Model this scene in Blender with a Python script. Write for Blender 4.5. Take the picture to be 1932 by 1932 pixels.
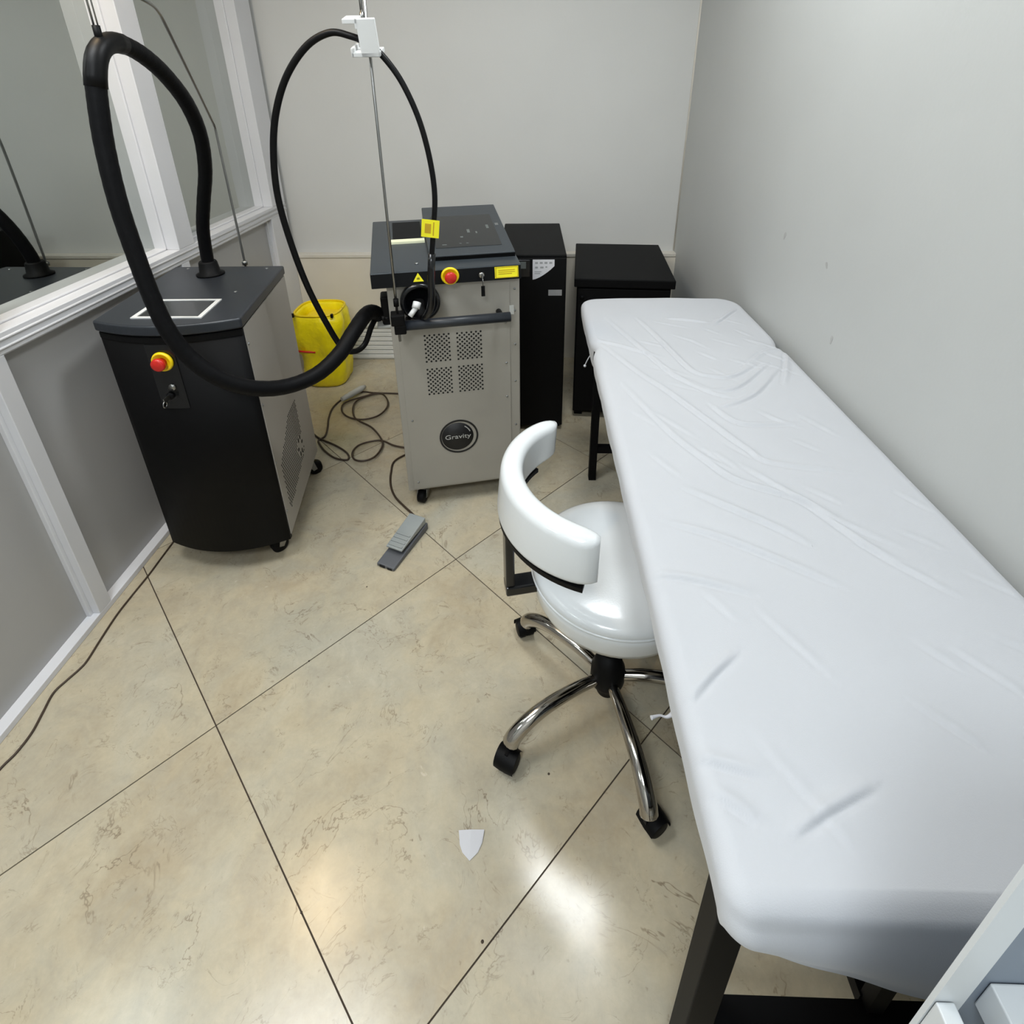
import bpy, bmesh, math, random
from mathutils import Vector, Matrix, noise

for o in list(bpy.data.objects):
    bpy.data.objects.remove(o, do_unlink=True)
scene = bpy.context.scene
COL = scene.collection
random.seed(7)

# ------------------------------------------------------------------ camera
cam_d = bpy.data.cameras.new("camera")
cam = bpy.data.objects.new("camera", cam_d)
COL.objects.link(cam)
cam_d.sensor_width = 36.0
cam_d.sensor_fit = 'HORIZONTAL'
cam_d.lens = 19.45
cam_d.shift_y = -322.0 / 1932.0          # the photograph is the lower part of a portrait frame
cam_d.clip_start = 0.02
CR = (0.99954, 0.02796, -0.01186)
CU = (-0.00082, 0.41507, 0.90979)
CF = (-0.03036, 0.90936, -0.41491)
cam.matrix_world = Matrix(((CR[0], CU[0], -CF[0], 0.0),
                           (CR[1], CU[1], -CF[1], 0.0),
                           (CR[2], CU[2], -CF[2], 1.504),
                           (0, 0, 0, 1)))
scene.camera = cam

# ------------------------------------------------------------------ world, exposure
world = bpy.data.worlds.new("world")
scene.world = world
world.use_nodes = True
bg = world.node_tree.nodes.get("Background")
bg.inputs[0].default_value = (0.9, 0.95, 1.0, 1)
bg.inputs[1].default_value = 0.2
scene.view_settings.view_transform = 'Standard'
scene.view_settings.look = 'None'
scene.view_settings.gamma = 1.0
scene.view_settings.exposure = 0.13
scene.view_settings.use_curve_mapping = False

# ------------------------------------------------------------------ ceiling lamps' light (fixtures are built further down)
CEIL = 2.62
def area_light(name, loc, sx, sy, power, col, rot=(0, 0, 0), spread=math.pi):
    d = bpy.data.lights.new(name, 'AREA')
    d.shape = 'RECTANGLE'; d.size = sx; d.size_y = sy
    d.energy = power; d.color = col; d.spread = spread
    o = bpy.data.objects.new(name, d); COL.objects.link(o)
    o.location = loc; o.rotation_euler = rot
    return o
PANELS = [(-0.98, 0.80), (-0.45, -0.80)]
area_light("panel_lamp_light", (-0.98, 0.80, CEIL - 0.03), 0.56, 0.56, 13, (0.89, 0.955, 1.0))
area_light("panel_lamp_light", (-0.45, -0.80, CEIL - 0.03), 0.56, 0.56, 24, (0.87, 0.945, 1.0))  # added rear panel, stands in for cool daylight from behind the camera
SPOTS = [((-1.13, 1.46), 6.0, (1.0, 0.72, 0.40), 0.09), ((0.20, 1.53), 17.0, (0.93, 0.975, 1.0), 0.36)]
for (sx_, sy_), pw, cc, sz_ in SPOTS:
    area_light("downlight_light", (sx_, sy_, CEIL - 0.035), sz_, sz_, pw, cc)

# ------------------------------------------------------------------ materials
def srgb(r, g, b):
    f = lambda c: ((c / 255.0) / 12.92) if c / 255.0 <= 0.04045 else (((c / 255.0) + 0.055) / 1.055) ** 2.4
    return (f(r), f(g), f(b), 1.0)
MATS = {}
def mat(name, col, rough=0.5, metal=0.0, var=0.06, scale=14.0, bump=0.0, bscale=60.0, spec=0.5, coat=0.0, emit=None, estr=0.0, sheen=0.0):
    if name in MATS: return MATS[name]
    m = bpy.data.materials.new(name); m.use_nodes = True
    nt = m.node_tree; b = nt.nodes["Principled BSDF"]
    b.inputs["Roughness"].default_value = rough
    b.inputs["Metallic"].default_value = metal
    b.inputs["Specular IOR Level"].default_value = spec
    b.inputs["Coat Weight"].default_value = coat
    b.inputs["Coat Roughness"].default_value = 0.08
    b.inputs["Sheen Weight"].default_value = sheen
    geo = nt.nodes.new("ShaderNodeNewGeometry")
    n = nt.nodes.new("ShaderNodeTexNoise"); n.inputs["Scale"].default_value = scale; n.inputs["Detail"].default_value = 4
    nt.links.new(geo.outputs["Position"], n.inputs["Vector"])
    mp = nt.nodes.new("ShaderNodeMapRange")
    mp.inputs["From Min"].default_value = 0.3; mp.inputs["From Max"].default_value = 0.7
    mp.inputs["To Min"].default_value = 1.0 - var; mp.inputs["To Max"].default_value = 1.0 + var
    nt.links.new(n.outputs["Fac"], mp.inputs["Value"])
    mul = nt.nodes.new("ShaderNodeVectorMath"); mul.operation = 'SCALE'
    mul.inputs[0].default_value = col[:3]
    nt.links.new(mp.outputs["Result"], mul.inputs["Scale"])
    nt.links.new(mul.outputs["Vector"], b.inputs["Base Color"])
    if bump > 0:
        n2 = nt.nodes.new("ShaderNodeTexNoise"); n2.inputs["Scale"].default_value = bscale; n2.inputs["Detail"].default_value = 3
        nt.links.new(geo.outputs["Position"], n2.inputs["Vector"])
        bp = nt.nodes.new("ShaderNodeBump"); bp.inputs["Strength"].default_value = bump; bp.inputs["Distance"].default_value = 0.004
        nt.links.new(n2.outputs["Fac"], bp.inputs["Height"]); nt.links.new(bp.outputs["Normal"], b.inputs["Normal"])
    if emit:
        b.inputs["Emission Color"].default_value = emit; b.inputs["Emission Strength"].default_value = estr
    MATS[name] = m
    return m

M_PAINT = mat("wall_paint", srgb(209, 209, 206), 0.55, var=0.02, scale=2.5, bump=0.06, bscale=90)
M_PAINT_R = mat("wall_paint_toned_down", srgb(187, 189, 187), 0.55, var=0.02, scale=2.5, bump=0.06, bscale=90)  # wall paint copy, darkened in colour to hold down the light on the right wall
M_CEIL = mat("ceiling_paint", srgb(232, 232, 230), 0.7, var=0.01)
M_CLAD = mat("beige_stone_cladding", srgb(222, 215, 201), 0.35, var=0.05, scale=3)
M_LEDGE = mat("ledge_stone", srgb(214, 209, 198), 0.4, var=0.03)
M_FRAME = mat("white_frame_paint", srgb(216, 216, 219), 0.35, var=0.02, scale=5)
M_PANEL = mat("grey_laminate_panel", srgb(168, 167, 166), 0.28, var=0.03, scale=2)
M_BLACK = mat("matt_black_metal", srgb(9, 9, 10), 0.58, var=0.08, spec=0.12)
M_DEEP = mat("deep_black_plastic", srgb(8, 8, 9), 0.55, var=0.1, spec=0.15)
M_GLOSSBLACK = mat("gloss_black_plastic", srgb(14, 15, 17), 0.2, var=0.1)
M_LID = mat("charcoal_powder_coat", srgb(38, 42, 48), 0.4, var=0.06, scale=160, bump=0.05, bscale=600)
M_HEAD = mat("slate_powder_coat", srgb(50, 56, 61), 0.36, var=0.06, scale=160, bump=0.05, bscale=600)
M_HEADF = mat("black_console_face", srgb(11, 12, 14), 0.5, var=0.06, spec=0.15)
M_LASERBODY = mat("warm_grey_sheet_metal", srgb(158, 154, 145), 0.32, var=0.03, scale=6)
M_SIDE = mat("grey_side_panel", srgb(160, 155, 148), 0.4, var=0.03, scale=6)
M_RUBBER = mat("black_ribbed_hose_rubber", srgb(7, 7, 9), 0.55, var=0.15, scale=40, bump=0.15, bscale=160, spec=0.15)
M_CABLE = mat("black_cable_sheath", srgb(7, 7, 8), 0.45, var=0.1, spec=0.2)
M_BROWNCORD = mat("dark_brown_cord", srgb(62, 48, 36), 0.5, var=0.1)
M_STEEL = mat("brushed_steel", srgb(150, 150, 148), 0.3, 1.0, var=0.05)
M_CHROME = mat("chrome", srgb(176, 172, 166), 0.12, 1.0, var=0.03)
M_YELLOW = mat("yellow_plastic", srgb(246, 214, 20), 0.35, var=0.05)
M_LABELY = mat("yellow_label", srgb(236, 226, 30), 0.45, var=0.03)
M_RED = mat("red_plastic", srgb(200, 34, 26), 0.35, var=0.05)
M_BAG = mat("yellow_bin_bag", srgb(250, 230, 16), 0.3, var=0.06, scale=18, bump=0.9, bscale=38)
M_WHITEP = mat("white_plastic", srgb(222, 223, 222), 0.35, var=0.02)
M_PALEG = mat("pale_grey_plastic", srgb(186, 187, 182), 0.4, var=0.03)
M_LEATHER = mat("white_leatherette", srgb(216, 219, 220), 0.22, var=0.02, scale=6, bump=0.05, bscale=300, coat=0.25)
M_SHEET = mat("white_cotton_sheet", srgb(188, 190, 194), 0.85, var=0.015, scale=5, bump=0.10, bscale=700, spec=0.2, sheen=0.2)
M_SCREEN = mat("dark_screen_glass", srgb(30, 32, 33), 0.18, var=0.05)
M_LCD = mat("grey_lcd", srgb(92, 98, 96), 0.3, var=0.05)
M_PAPER = mat("white_paper", srgb(206, 206, 210), 0.8, var=0.02)
M_PEDALG = mat("pedal_grey_paint", srgb(150, 154, 152), 0.45, var=0.05)
M_PEDALD = mat("pedal_dark_grey", srgb(92, 94, 98), 0.5, var=0.06)
M_TROLLEY = mat("white_melamine", srgb(206, 210, 212), 0.4, var=0.015)
M_TROLLEYG = mat("blue_grey_backboard", srgb(120, 130, 142), 0.5, var=0.02)
M_GROUT = mat("dark_grout", srgb(66, 55, 44), 0.9, var=0.1)
M_INK = mat("dark_ink", srgb(20, 20, 22), 0.6, var=0.05)
M_GREYINK = mat("silver_print", srgb(176, 176, 172), 0.5, var=0.05)
M_HOLE = mat("dark_hole", srgb(14, 13, 12), 0.9, var=0.05)
M_SCREWH = mat("screw_head", srgb(150, 152, 152), 0.3, 0.8, var=0.1)
M_LAMPC = mat("lamp_diffuser_cool", srgb(250, 250, 250), 0.5, emit=(0.95, 0.98, 1.0, 1), estr=6.0)
M_LAMPW = mat("lamp_lens_warm", srgb(250, 240, 220), 0.5, emit=(1.0, 0.75, 0.42, 1), estr=40.0)
M_LAMPN = mat("lamp_lens_neutral", srgb(250, 250, 245), 0.5, emit=(0.98, 1.0, 0.96, 1), estr=6.0)

def mirror_mat():
    m = bpy.data.materials.new("reflective_tinted_glass"); m.use_nodes = True
    b = m.node_tree.nodes["Principled BSDF"]
    b.inputs["Base Color"].default_value = srgb(190, 194, 190)
    b.inputs["Metallic"].default_value = 1.0
    b.inputs["Roughness"].default_value = 0.015
    return m
M_GLASS = mirror_mat()

def marble_mat():
    m = bpy.data.materials.new("beige_marble"); m.use_nodes = True
    nt = m.node_tree; N = nt.nodes; L = nt.links
    b = N["Principled BSDF"]
    geo = N.new("ShaderNodeNewGeometry"); oi = N.new("ShaderNodeObjectInfo")
    off = N.new("ShaderNodeVectorMath"); off.operation = 'SCALE'; off.inputs[0].default_value = (37.0, 19.0, 11.0)
    L.new(oi.outputs["Random"], off.inputs["Scale"])
    add = N.new("ShaderNodeVectorMath"); add.operation = 'ADD'
    L.new(geo.outputs["Position"], add.inputs[0]); L.new(off.outputs["Vector"], add.inputs[1])
    P = add.outputs["Vector"]
    def nz(scale, detail, rough=0.55, dist=0.0):
        n = N.new("ShaderNodeTexNoise"); n.inputs["Scale"].default_value = scale; n.inputs["Detail"].default_value = detail
        n.inputs["Roughness"].default_value = rough; n.inputs["Distortion"].default_value = dist
        L.new(P, n.inputs["Vector"]); return n.outputs["Fac"]
    def ramp(src, stops):
        r = N.new("ShaderNodeValToRGB"); el = r.color_ramp.elements
        while len(el) < len(stops): el.new(0.5)
        for e, (p, c) in zip(el, stops): e.position = p; e.color = c
        L.new(src, r.inputs["Fac"]); return r.outputs["Color"]
    def mix(a, bb, fac, mode='MIX'):
        x = N.new("ShaderNodeMix"); x.data_type = 'RGBA'; x.blend_type = mode
        if isinstance(fac, float): x.inputs["Factor"].default_value = fac
        else: L.new(fac, x.inputs["Factor"])
        for s, v in ((6, a), (7, bb)):
            if isinstance(v, tuple): x.inputs[s].default_value = v
            else: L.new(v, x.inputs[s])
        return x.outputs[2]
    base = ramp(nz(2.6, 5, 0.6, 0.6), [(0.30, srgb(176, 162, 136)), (0.50, srgb(190, 179, 154)), (0.72, srgb(186, 181, 164))])
    cloud = ramp(nz(7.5, 6, 0.65, 1.2), [(0.40, (0, 0, 0, 1)), (0.66, (0.5, 0.5, 0.5, 1))])
    c1 = mix(base, srgb(168, 162, 146), cloud)
    # thin wandering veins: narrow band of a distorted noise
    def vein(scale, width, dist, strength):
        v = nz(scale, 5, 0.6, dist)
        s = N.new("ShaderNodeMath"); s.operation = 'SUBTRACT'; s.inputs[1].default_value = 0.5; L.new(v, s.inputs[0])
        a = N.new("ShaderNodeMath"); a.operation = 'ABSOLUTE'; L.new(s.outputs[0], a.inputs[0])
        mr = N.new("ShaderNodeMapRange"); mr.inputs["From Min"].default_value = 0.0; mr.inputs["From Max"].default_value = width
        mr.inputs["To Min"].default_value = strength; mr.inputs["To Max"].default_value = 0.0
        L.new(a.outputs[0], mr.inputs["Value"])
        # break the vein up so that it comes and goes
        k = N.new("ShaderNodeMapRange"); k.inputs["From Min"].default_value = 0.50; k.inputs["From Max"].default_value = 0.64
        L.new(nz(scale * 1.7 + 1.0, 3), k.inputs["Value"])
        mu = N.new("ShaderNodeMath"); mu.operation = 'MULTIPLY'
        L.new(mr.outputs["Result"], mu.inputs[0]); L.new(k.outputs["Result"], mu.inputs[1])
        return mu.outputs[0]
    c2 = mix(c1, srgb(118, 104, 84), vein(3.4, 0.008, 1.5, 0.75))
    c3 = mix(c2, srgb(124, 112, 92), vein(8.0, 0.012, 1.6, 0.55))
    fl = ramp(nz(46, 3, 0.7), [(0.66, (0, 0, 0, 1)), (0.76, (0.5, 0.5, 0.5, 1))])
    c4 = mix(c3, srgb(120, 106, 84), fl)
    sp = ramp(nz(120, 2, 0.6), [(0.0, (0.93, 0.93, 0.93, 1)), (1.0, (1.05, 1.05, 1.05, 1))])
    mo = ramp(nz(24, 5, 0.65, 0.8), [(0.30, (0.93, 0.92, 0.91, 1)), (0.70, (1.04, 1.04, 1.04, 1))])
    c4 = mix(c4, mo, 1.0, 'MULTIPLY')
    wc = ramp(nz(15, 4, 0.6, 1.4), [(0.70, (0, 0, 0, 1)), (0.78, (0.6, 0.6, 0.6, 1))])
    c4 = mix(c4, srgb(222, 214, 196), wc)
    c5 = mix(c4, sp, 1.0, 'MULTIPLY')
    L.new(c5, b.inputs["Base Color"])
    rr = N.new("ShaderNodeMapRange"); rr.inputs["To Min"].default_value = 0.14; rr.inputs["To Max"].default_value = 0.27
    L.new(nz(5, 4), rr.inputs["Value"]); L.new(rr.outputs["Result"], b.inputs["Roughness"])
    b.inputs["Specular IOR Level"].default_value = 0.5
    bp = N.new("ShaderNodeBump"); bp.inputs["Strength"].default_value = 0.06; bp.inputs["Distance"].default_value = 0.01
    L.new(nz(6, 2), bp.inputs["Height"]); L.new(bp.outputs["Normal"], b.inputs["Normal"])
    return m
M_MARBLE = marble_mat()

# ------------------------------------------------------------------ mesh helpers
class MB:
    """collects shapes into one mesh"""
    def __init__(self): self.v = []; self.f = []; self.sm = []
    def add(self, vs, fs, smooth=False):
        k = len(self.v)
        self.v += [tuple(p) for p in vs]
        self.f += [tuple(i + k for i in q) for q in fs]
        self.sm += [smooth] * len(fs)
        return self
    def box(self, x0, x1, y0, y1, z0, z1):
        vs = [(x0,y0,z0),(x1,y0,z0),(x1,y1,z0),(x0,y1,z0),(x0,y0,z1),(x1,y0,z1),(x1,y1,z1),(x0,y1,z1)]
        return self.add(vs, [(0,3,2,1),(4,5,6,7),(0,1,5,4),(1,2,6,5),(2,3,7,6),(3,0,4,7)])
    def prism(self, poly, z0, z1, smooth=False):
        """poly: list of (x, y) counter-clockwise"""
        n = len(poly)
        vs = [(x, y, z0) for x, y in poly] + [(x, y, z1) for x, y in poly]
        fs = [tuple(reversed(range(n))), tuple(range(n, 2 * n))]
        k = len(self.v)
        self.add(vs, fs)
        self.add([], [])
        for i in range(n):
            j = (i + 1) % n
            self.f.append((k + i, k + j, k + n + j, k + n + i)); self.sm.append(smooth)
        return self
    def lathe(self, prof, c=(0, 0, 0), axis='Z', n=32, smooth=True):
        """prof: list of (radius, height); axis may be a vector"""
        ax = {'X': Vector((1,0,0)), 'Y': Vector((0,1,0)), 'Z': Vector((0,0,1))}.get(axis, axis) if isinstance(axis, str) else Vector(axis)
        ax = ax.normalized(); q = ax.to_track_quat('Z', 'Y'); c = Vector(c)
        vs = []; fs = []
        for r, h in prof:
            for i in range(n):
                a = 2 * math.pi * i / n
                vs.append(c + q @ Vector((r * math.cos(a), r * math.sin(a), h)))
        for k in range(len(prof) - 1):
            for i in range(n):
                j = (i + 1) % n
                fs.append((k*n+i, k*n+j, (k+1)*n+j, (k+1)*n+i))
        self.add(vs, fs, smooth)
        base = len(self.v) - len(vs)
        if prof[0][0] > 1e-6: self.f.append(tuple(base + i for i in reversed(range(n)))); self.sm.append(False)
        m = (len(prof) - 1) * n
        if prof[-1][0] > 1e-6: self.f.append(tuple(base + m + i for i in range(n))); self.sm.append(False)
        return self
    def tube(self, pts, r, n=12, smooth=True, rad=None):
        pts = [Vector(p) for p in pts]; m = len(pts)
        vs = []; fs = []
        t0 = (pts[1] - pts[0]).normalized()
        up = Vector((0,0,1)) if abs(t0.z) < 0.9 else Vector((1,0,0))
        nrm = (up - t0 * up.dot(t0)).normalized()
        for i in range(m):
            t = (pts[min(i+1, m-1)] - pts[max(i-1, 0)]).normalized()
            nrm = (nrm - t * nrm.dot(t)).normalized(); bn = t.cross(nrm)
            rr = rad[i] if rad else r
            for k in range(n):
                a = 2 * math.pi * k / n
                vs.append(pts[i] + (nrm * math.cos(a) + bn * math.sin(a)) * rr)
        for i in range(m - 1):
            for k in range(n):
                j = (k + 1) % n
                fs.append((i*n+k, i*n+j, (i+1)*n+j, (i+1)*n+k))
        base = len(self.v)
        self.add(vs, fs, smooth)
        self.f.append(tuple(base + k for k in reversed(range(n)))); self.sm.append(False)
        self.f.append(tuple(base + (m-1)*n + k for k in range(n))); self.sm.append(False)
        return self
    def sphere(self, c, r, n=16, m=8, sz=1.0):
        prof = []
        for i in range(m + 1):
            a = -math.pi / 2 + math.pi * i / m
            prof.append((max(1e-5, r * math.cos(a)), r * math.sin(a) * sz))
        prof[0] = (1e-7, prof[0][1]); prof[-1] = (1e-7, prof[-1][1])
        return self.lathe(prof, c, 'Z', n)
    def xform(self, M):
        self.v = [tuple(M @ Vector(p)) for p in self.v]; return self
    def build(self, name, material, parent=None, bevel=0.0, segs=2, loc=None):
        me = bpy.data.meshes.new(name)
        me.from_pydata(self.v, [], self.f)
        me.polygons.foreach_set("use_smooth", self.sm)
        me.update()
        bm = bmesh.new(); bm.from_mesh(me)
        bmesh.ops.recalc_face_normals(bm, faces=bm.faces)
        if bevel > 0:
            ed = [e for e in bm.edges if len(e.link_faces) == 2 and e.calc_face_angle(0) > 0.6]
            bmesh.ops.bevel(bm, geom=ed, offset=bevel, segments=segs, profile=0.5, affect='EDGES', clamp_overlap=True)
        bm.to_mesh(me); bm.free()
        me.materials.append(material)
        o = bpy.data.objects.new(name, me); COL.objects.link(o)
        if parent is not None:
            o.parent = parent
            bpy.context.view_layer.update()
            o.matrix_parent_inverse = parent.matrix_world.inverted()
        return o

def smooth_path(pts, per=8):
    """Catmull-Rom through the points"""
    P = [Vector(p) for p in pts]; out = []
    for i in range(len(P) - 1):
        p0 = P[max(i-1, 0)]; p1 = P[i]; p2 = P[i+1]; p3 = P[min(i+2, len(P)-1)]
        for k in range(per):
            t = k / per; t2 = t*t; t3 = t2*t
            out.append(0.5 * ((2*p1) + (-p0+p2)*t + (2*p0-5*p1+4*p2-p3)*t2 + (-p0+3*p1-3*p2+p3)*t3))
    out.append(P[-1]); return out

def tag(o, label=None, cat=None, group=None, kind=None):
    if label: o["label"] = label
    if cat: o["category"] = cat
    if group: o["group"] = group
    if kind: o["kind"] = kind
    return o
def thing(name, loc, label, cat, rz=0.0, group=None):
    o = bpy.data.objects.new(name, None); COL.objects.link(o)
    o.location = loc; o.rotation_euler = (0, 0, rz)
    o.empty_display_size = 0.1
    bpy.context.view_layer.update()
    return tag(o, label, cat, group)
def struct(o): o["kind"] = "structure"; return o
def local(parent):
    return parent.matrix_world.copy()
def rbox(name, m, parent, x0, x1, y0, y1, z0, z1, bevel=0.0, M=None, segs=2):
    b = MB().box(x0, x1, y0, y1, z0, z1)
    if M is not None: b.xform(M)
    return b.build(name, m, parent, bevel, segs)
def text_mesh(name, s, size, m, parent, M, depth=0.0006):
    cu = bpy.data.curves.new(name, 'FONT'); cu.body = s; cu.size = size; cu.extrude = depth
    cu.align_x = 'CENTER'; cu.align_y = 'CENTER'
    t = bpy.data.objects.new(name, cu); COL.objects.link(t)
    bpy.context.view_layer.update()
    me = bpy.data.meshes.new_from_object(t.evaluated_get(bpy.context.evaluated_depsgraph_get()))
    bpy.data.objects.remove(t, do_unlink=True)
    me.transform(M); me.materials.clear(); me.materials.append(m); me.name = name
    o = bpy.data.objects.new(name, me); COL.objects.link(o)
    o.parent = parent; o.matrix_parent_inverse = parent.matrix_world.inverted()
    return o

# ------------------------------------------------------------------ room shell
XL, XR, YB, YN = -1.345, 0.826, 3.057, -1.7
XPANE = -1.435

# floor: grout bed and marble slabs laid on the diagonal
floor = struct(MB().box(-1.52, XR + 0.1, YN, YB + 0.12, -0.06, -0.0025).build("floor", M_GROUT))
def clip_poly(poly, x0, x1, y0, y1):
    def cut(p, inside, inter):
        out = []
        for i in range(len(p)):
            a = p[i]; b = p[(i+1) % len(p)]
            ia, ib = inside(a), inside(b)
            if ia: out.append(a)
            if ia != ib: out.append(inter(a, b))
        return out
    def ix(v): return lambda a, b: (v, a[1] + (b[1]-a[1]) * (v-a[0]) / (b[0]-a[0]))
    def iy(v): return lambda a, b: (a[0] + (b[0]-a[0]) * (v-a[1]) / (b[1]-a[1]), v)
    for ins, it in ((lambda q: q[0] >= x0, ix(x0)), (lambda q: q[0] <= x1, ix(x1)), (lambda q: q[1] >= y0, iy(y0)), (lambda q: q[1] <= y1, iy(y1))):
        if not poly: return poly
        poly = cut(poly, ins, it)
    return poly
TA = 0.7956; TS = 0.800
tu = Vector((math.cos(TA), math.sin(TA))); tv = Vector((-math.sin(TA), math.cos(TA)))
tn = Vector((-0.816, 0.876)); gap = 0.0016
for i in range(-5, 6):
    for j in range(-5, 6):
        q = []
        for a, b in ((0, 0), (1, 0), (1, 1), (0, 1)):
            s = i * TS + (a * TS - gap if a else gap); t = j * TS + (b * TS - gap if b else gap)
            p = tn + tu * s + tv * t; q.append((p.x, p.y))
        q = clip_poly(q, XL - 0.035, XR, YN, YB + 0.05)
        if len(q) < 3: continue
        ar = abs(sum(q[k][0]*q[(k+1) % len(q)][1] - q[(k+1) % len(q)][0]*q[k][1] for k in range(len(q)))) / 2
        if ar < 0.0005: continue
        MB().prism(q, -0.012, 0.0).build("tile", M_MARBLE, floor)

CHIPS = ((0.049, 0.783, 0.0030), (-0.089, 0.491, 0.0032), (-0.457, 0.524, 0.0025), (-0.637, 1.059, 0.0028), (-0.539, 1.324, 0.0025))
# small pits and chips in the slabs that have a shape of their own
for (x, y, r) in CHIPS:
    MB().lathe([(r, 0.0), (r * 0.9, 0.0006), (0, 0.0008)], (x, y, 0.0), 'Z', 9).build("chip", M_GROUT, floor)

# walls
wall_back = struct(MB().box(XL - 0.2, XR + 0.1, YB + 0.05, YB + 0.15, 0, CEIL).build("wall_back", M_PAINT))
MB().box(XL - 0.0, XR, YB, YB + 0.05, 0, 0.635).build("stone_cladding", M_CLAD, wall_back)
MB().box(XL - 0.0, XR, YB - 0.006, YB + 0.05, 0.635, 0.655).build("ledge", M_LEDGE, wall_back, 0.003)
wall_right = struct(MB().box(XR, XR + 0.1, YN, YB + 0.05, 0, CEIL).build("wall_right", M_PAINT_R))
# caulk line in the corner and scuffs on the wall
struct(MB().tube([(XR - 0.001, YB + 0.049, 0.66), (XR - 0.001, YB + 0.049, CEIL)], 0.006, 6).build("trim_1", M_LEDGE))
wall_front = struct(MB().box(XL - 0.2, XR + 0.1, YN - 0.1, YN, 0, CEIL).build("wall_front", M_PAINT))
ceiling = struct(MB().box(XL - 0.2, XR + 0.1, YN - 0.1, YB + 0.15, CEIL, CEIL + 0.1).build("ceiling", M_CEIL))
M_SCUFF = mat("grey_scuff", srgb(172, 172, 170), 0.6, var=0.1, scale=60)
for (y, z, a, b, t) in ((1.79, 1.062, 0.006, 0.016, 0.3), (1.508, 1.048, 0.005, 0.012, -0.6), (1.40, 0.87, 0.005, 0.016, 0.1)):
    pts = []
    for k in range(14):
        an = 2 * math.pi * k / 14
        dy = a * math.cos(an) * (1 + 0.25 * math.sin(3 * an)); dz = b * math.sin(an) * (1 + 0.2 * math.cos(2 * an))
        pts.append((XR - 0.0006, y + dy * math.cos(t) - dz * math.sin(t), z + dy * math.sin(t) + dz * math.cos(t)))
    pts2 = [(XR + 0.002, p[1], p[2]) for p in pts]
    MB().add(pts + pts2, [tuple(range(14))] + [(k, (k+1) % 14, 14 + (k+1) % 14, 14 + k) for k in range(14)]).build("scuff", M_SCUFF, wall_right)

# left partition: white frame, grey panels below, reflective glass above
wall_left = struct(MB().box(-1.56, -1.455, YN, YB + 0.1, 0, CEIL).build("wall_left", M_FRAME))
def wl(name, m, y0, y1, z0, z1, xb=-1.455, xf=XL, bevel=0.002, parent=wall_left):
    return MB().box(xb, xf, y0, y1, z0, z1).build(name, m, parent, bevel)
SILL = 0.955
wl("bottom_rail", M_FRAME, YN, YB, 0.0, 0.02)
wl("middle_rail", M_FRAME, YN, YB, 0.900, SILL)
for zc, xo in ((0.938, 0.004), (0.916, 0.004)):
    MB().tube([(XL, YN, zc), (XL, YB, zc)], xo, 8).build("bead", M_FRAME, wall_left)
wl("header", M_FRAME, YN, YB, 2.12, CEIL)
LP = [(-0.56, -0.51), (0.34, 0.39), (1.19, 1.24), (2.04, 2.09), (2.86, YB)]
for y0, y1 in LP: wl("post", M_FRAME, y0, y1, 0.02, 0.900)
UP = [(-0.62, -0.51), (0.31, 0.42), (1.15, 1.25), (2.05, 2.155), (2.90, YB)]
for y0, y1 in UP: wl("mullion", M_FRAME, y0, y1, SILL, 2.12)
edges = [YN] + [v for p in LP for v in p]
for k in range(0, len(edges) - 1, 2):
    y0, y1 = edges[k], edges[k+1]
    wl("panel", M_PANEL, y0, y1, 0.02, 0.900, -1.455, XL - 0.035, 0.0)
    # sloping glazing beads around the panel
    for (a, b, c, d) in ((y0, y0 + 0.012, 0.02, 0.900), (y1 - 0.012, y1, 0.02, 0.900), (y0, y1, 0.888, 0.900)):
        wl("panel_bead", M_FRAME, a, b, c, d, -1.455, XL - 0.022, 0.001)
edges = [YN] + [v for p in UP for v in p]
for n_, k in enumerate(range(0, len(edges) - 1, 2)):
    y0, y1 = edges[k], edges[k+1]
    w = struct(MB().box(-1.455, XPANE - 0.006, y0, y1, SILL, 2.12).build("window_%d" % (n_ + 1), M_FRAME))
    MB().box(XPANE - 0.006, XPANE, y0 + 0.002, y1 - 0.002, SILL + 0.002, 2.118).build("pane", M_GLASS, w)
    for (a, b, c, d) in ((y0, y0 + 0.010, SILL, 2.12), (y1 - 0.010, y1, SILL, 2.12), (y0, y1, SILL, SILL + 0.008), (y0, y1, 2.11, 2.12)):
        MB().box(XPANE - 0.004, XPANE + 0.042, a, b, c, d).build("glazing_bead", M_FRAME, w, 0.003)

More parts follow.
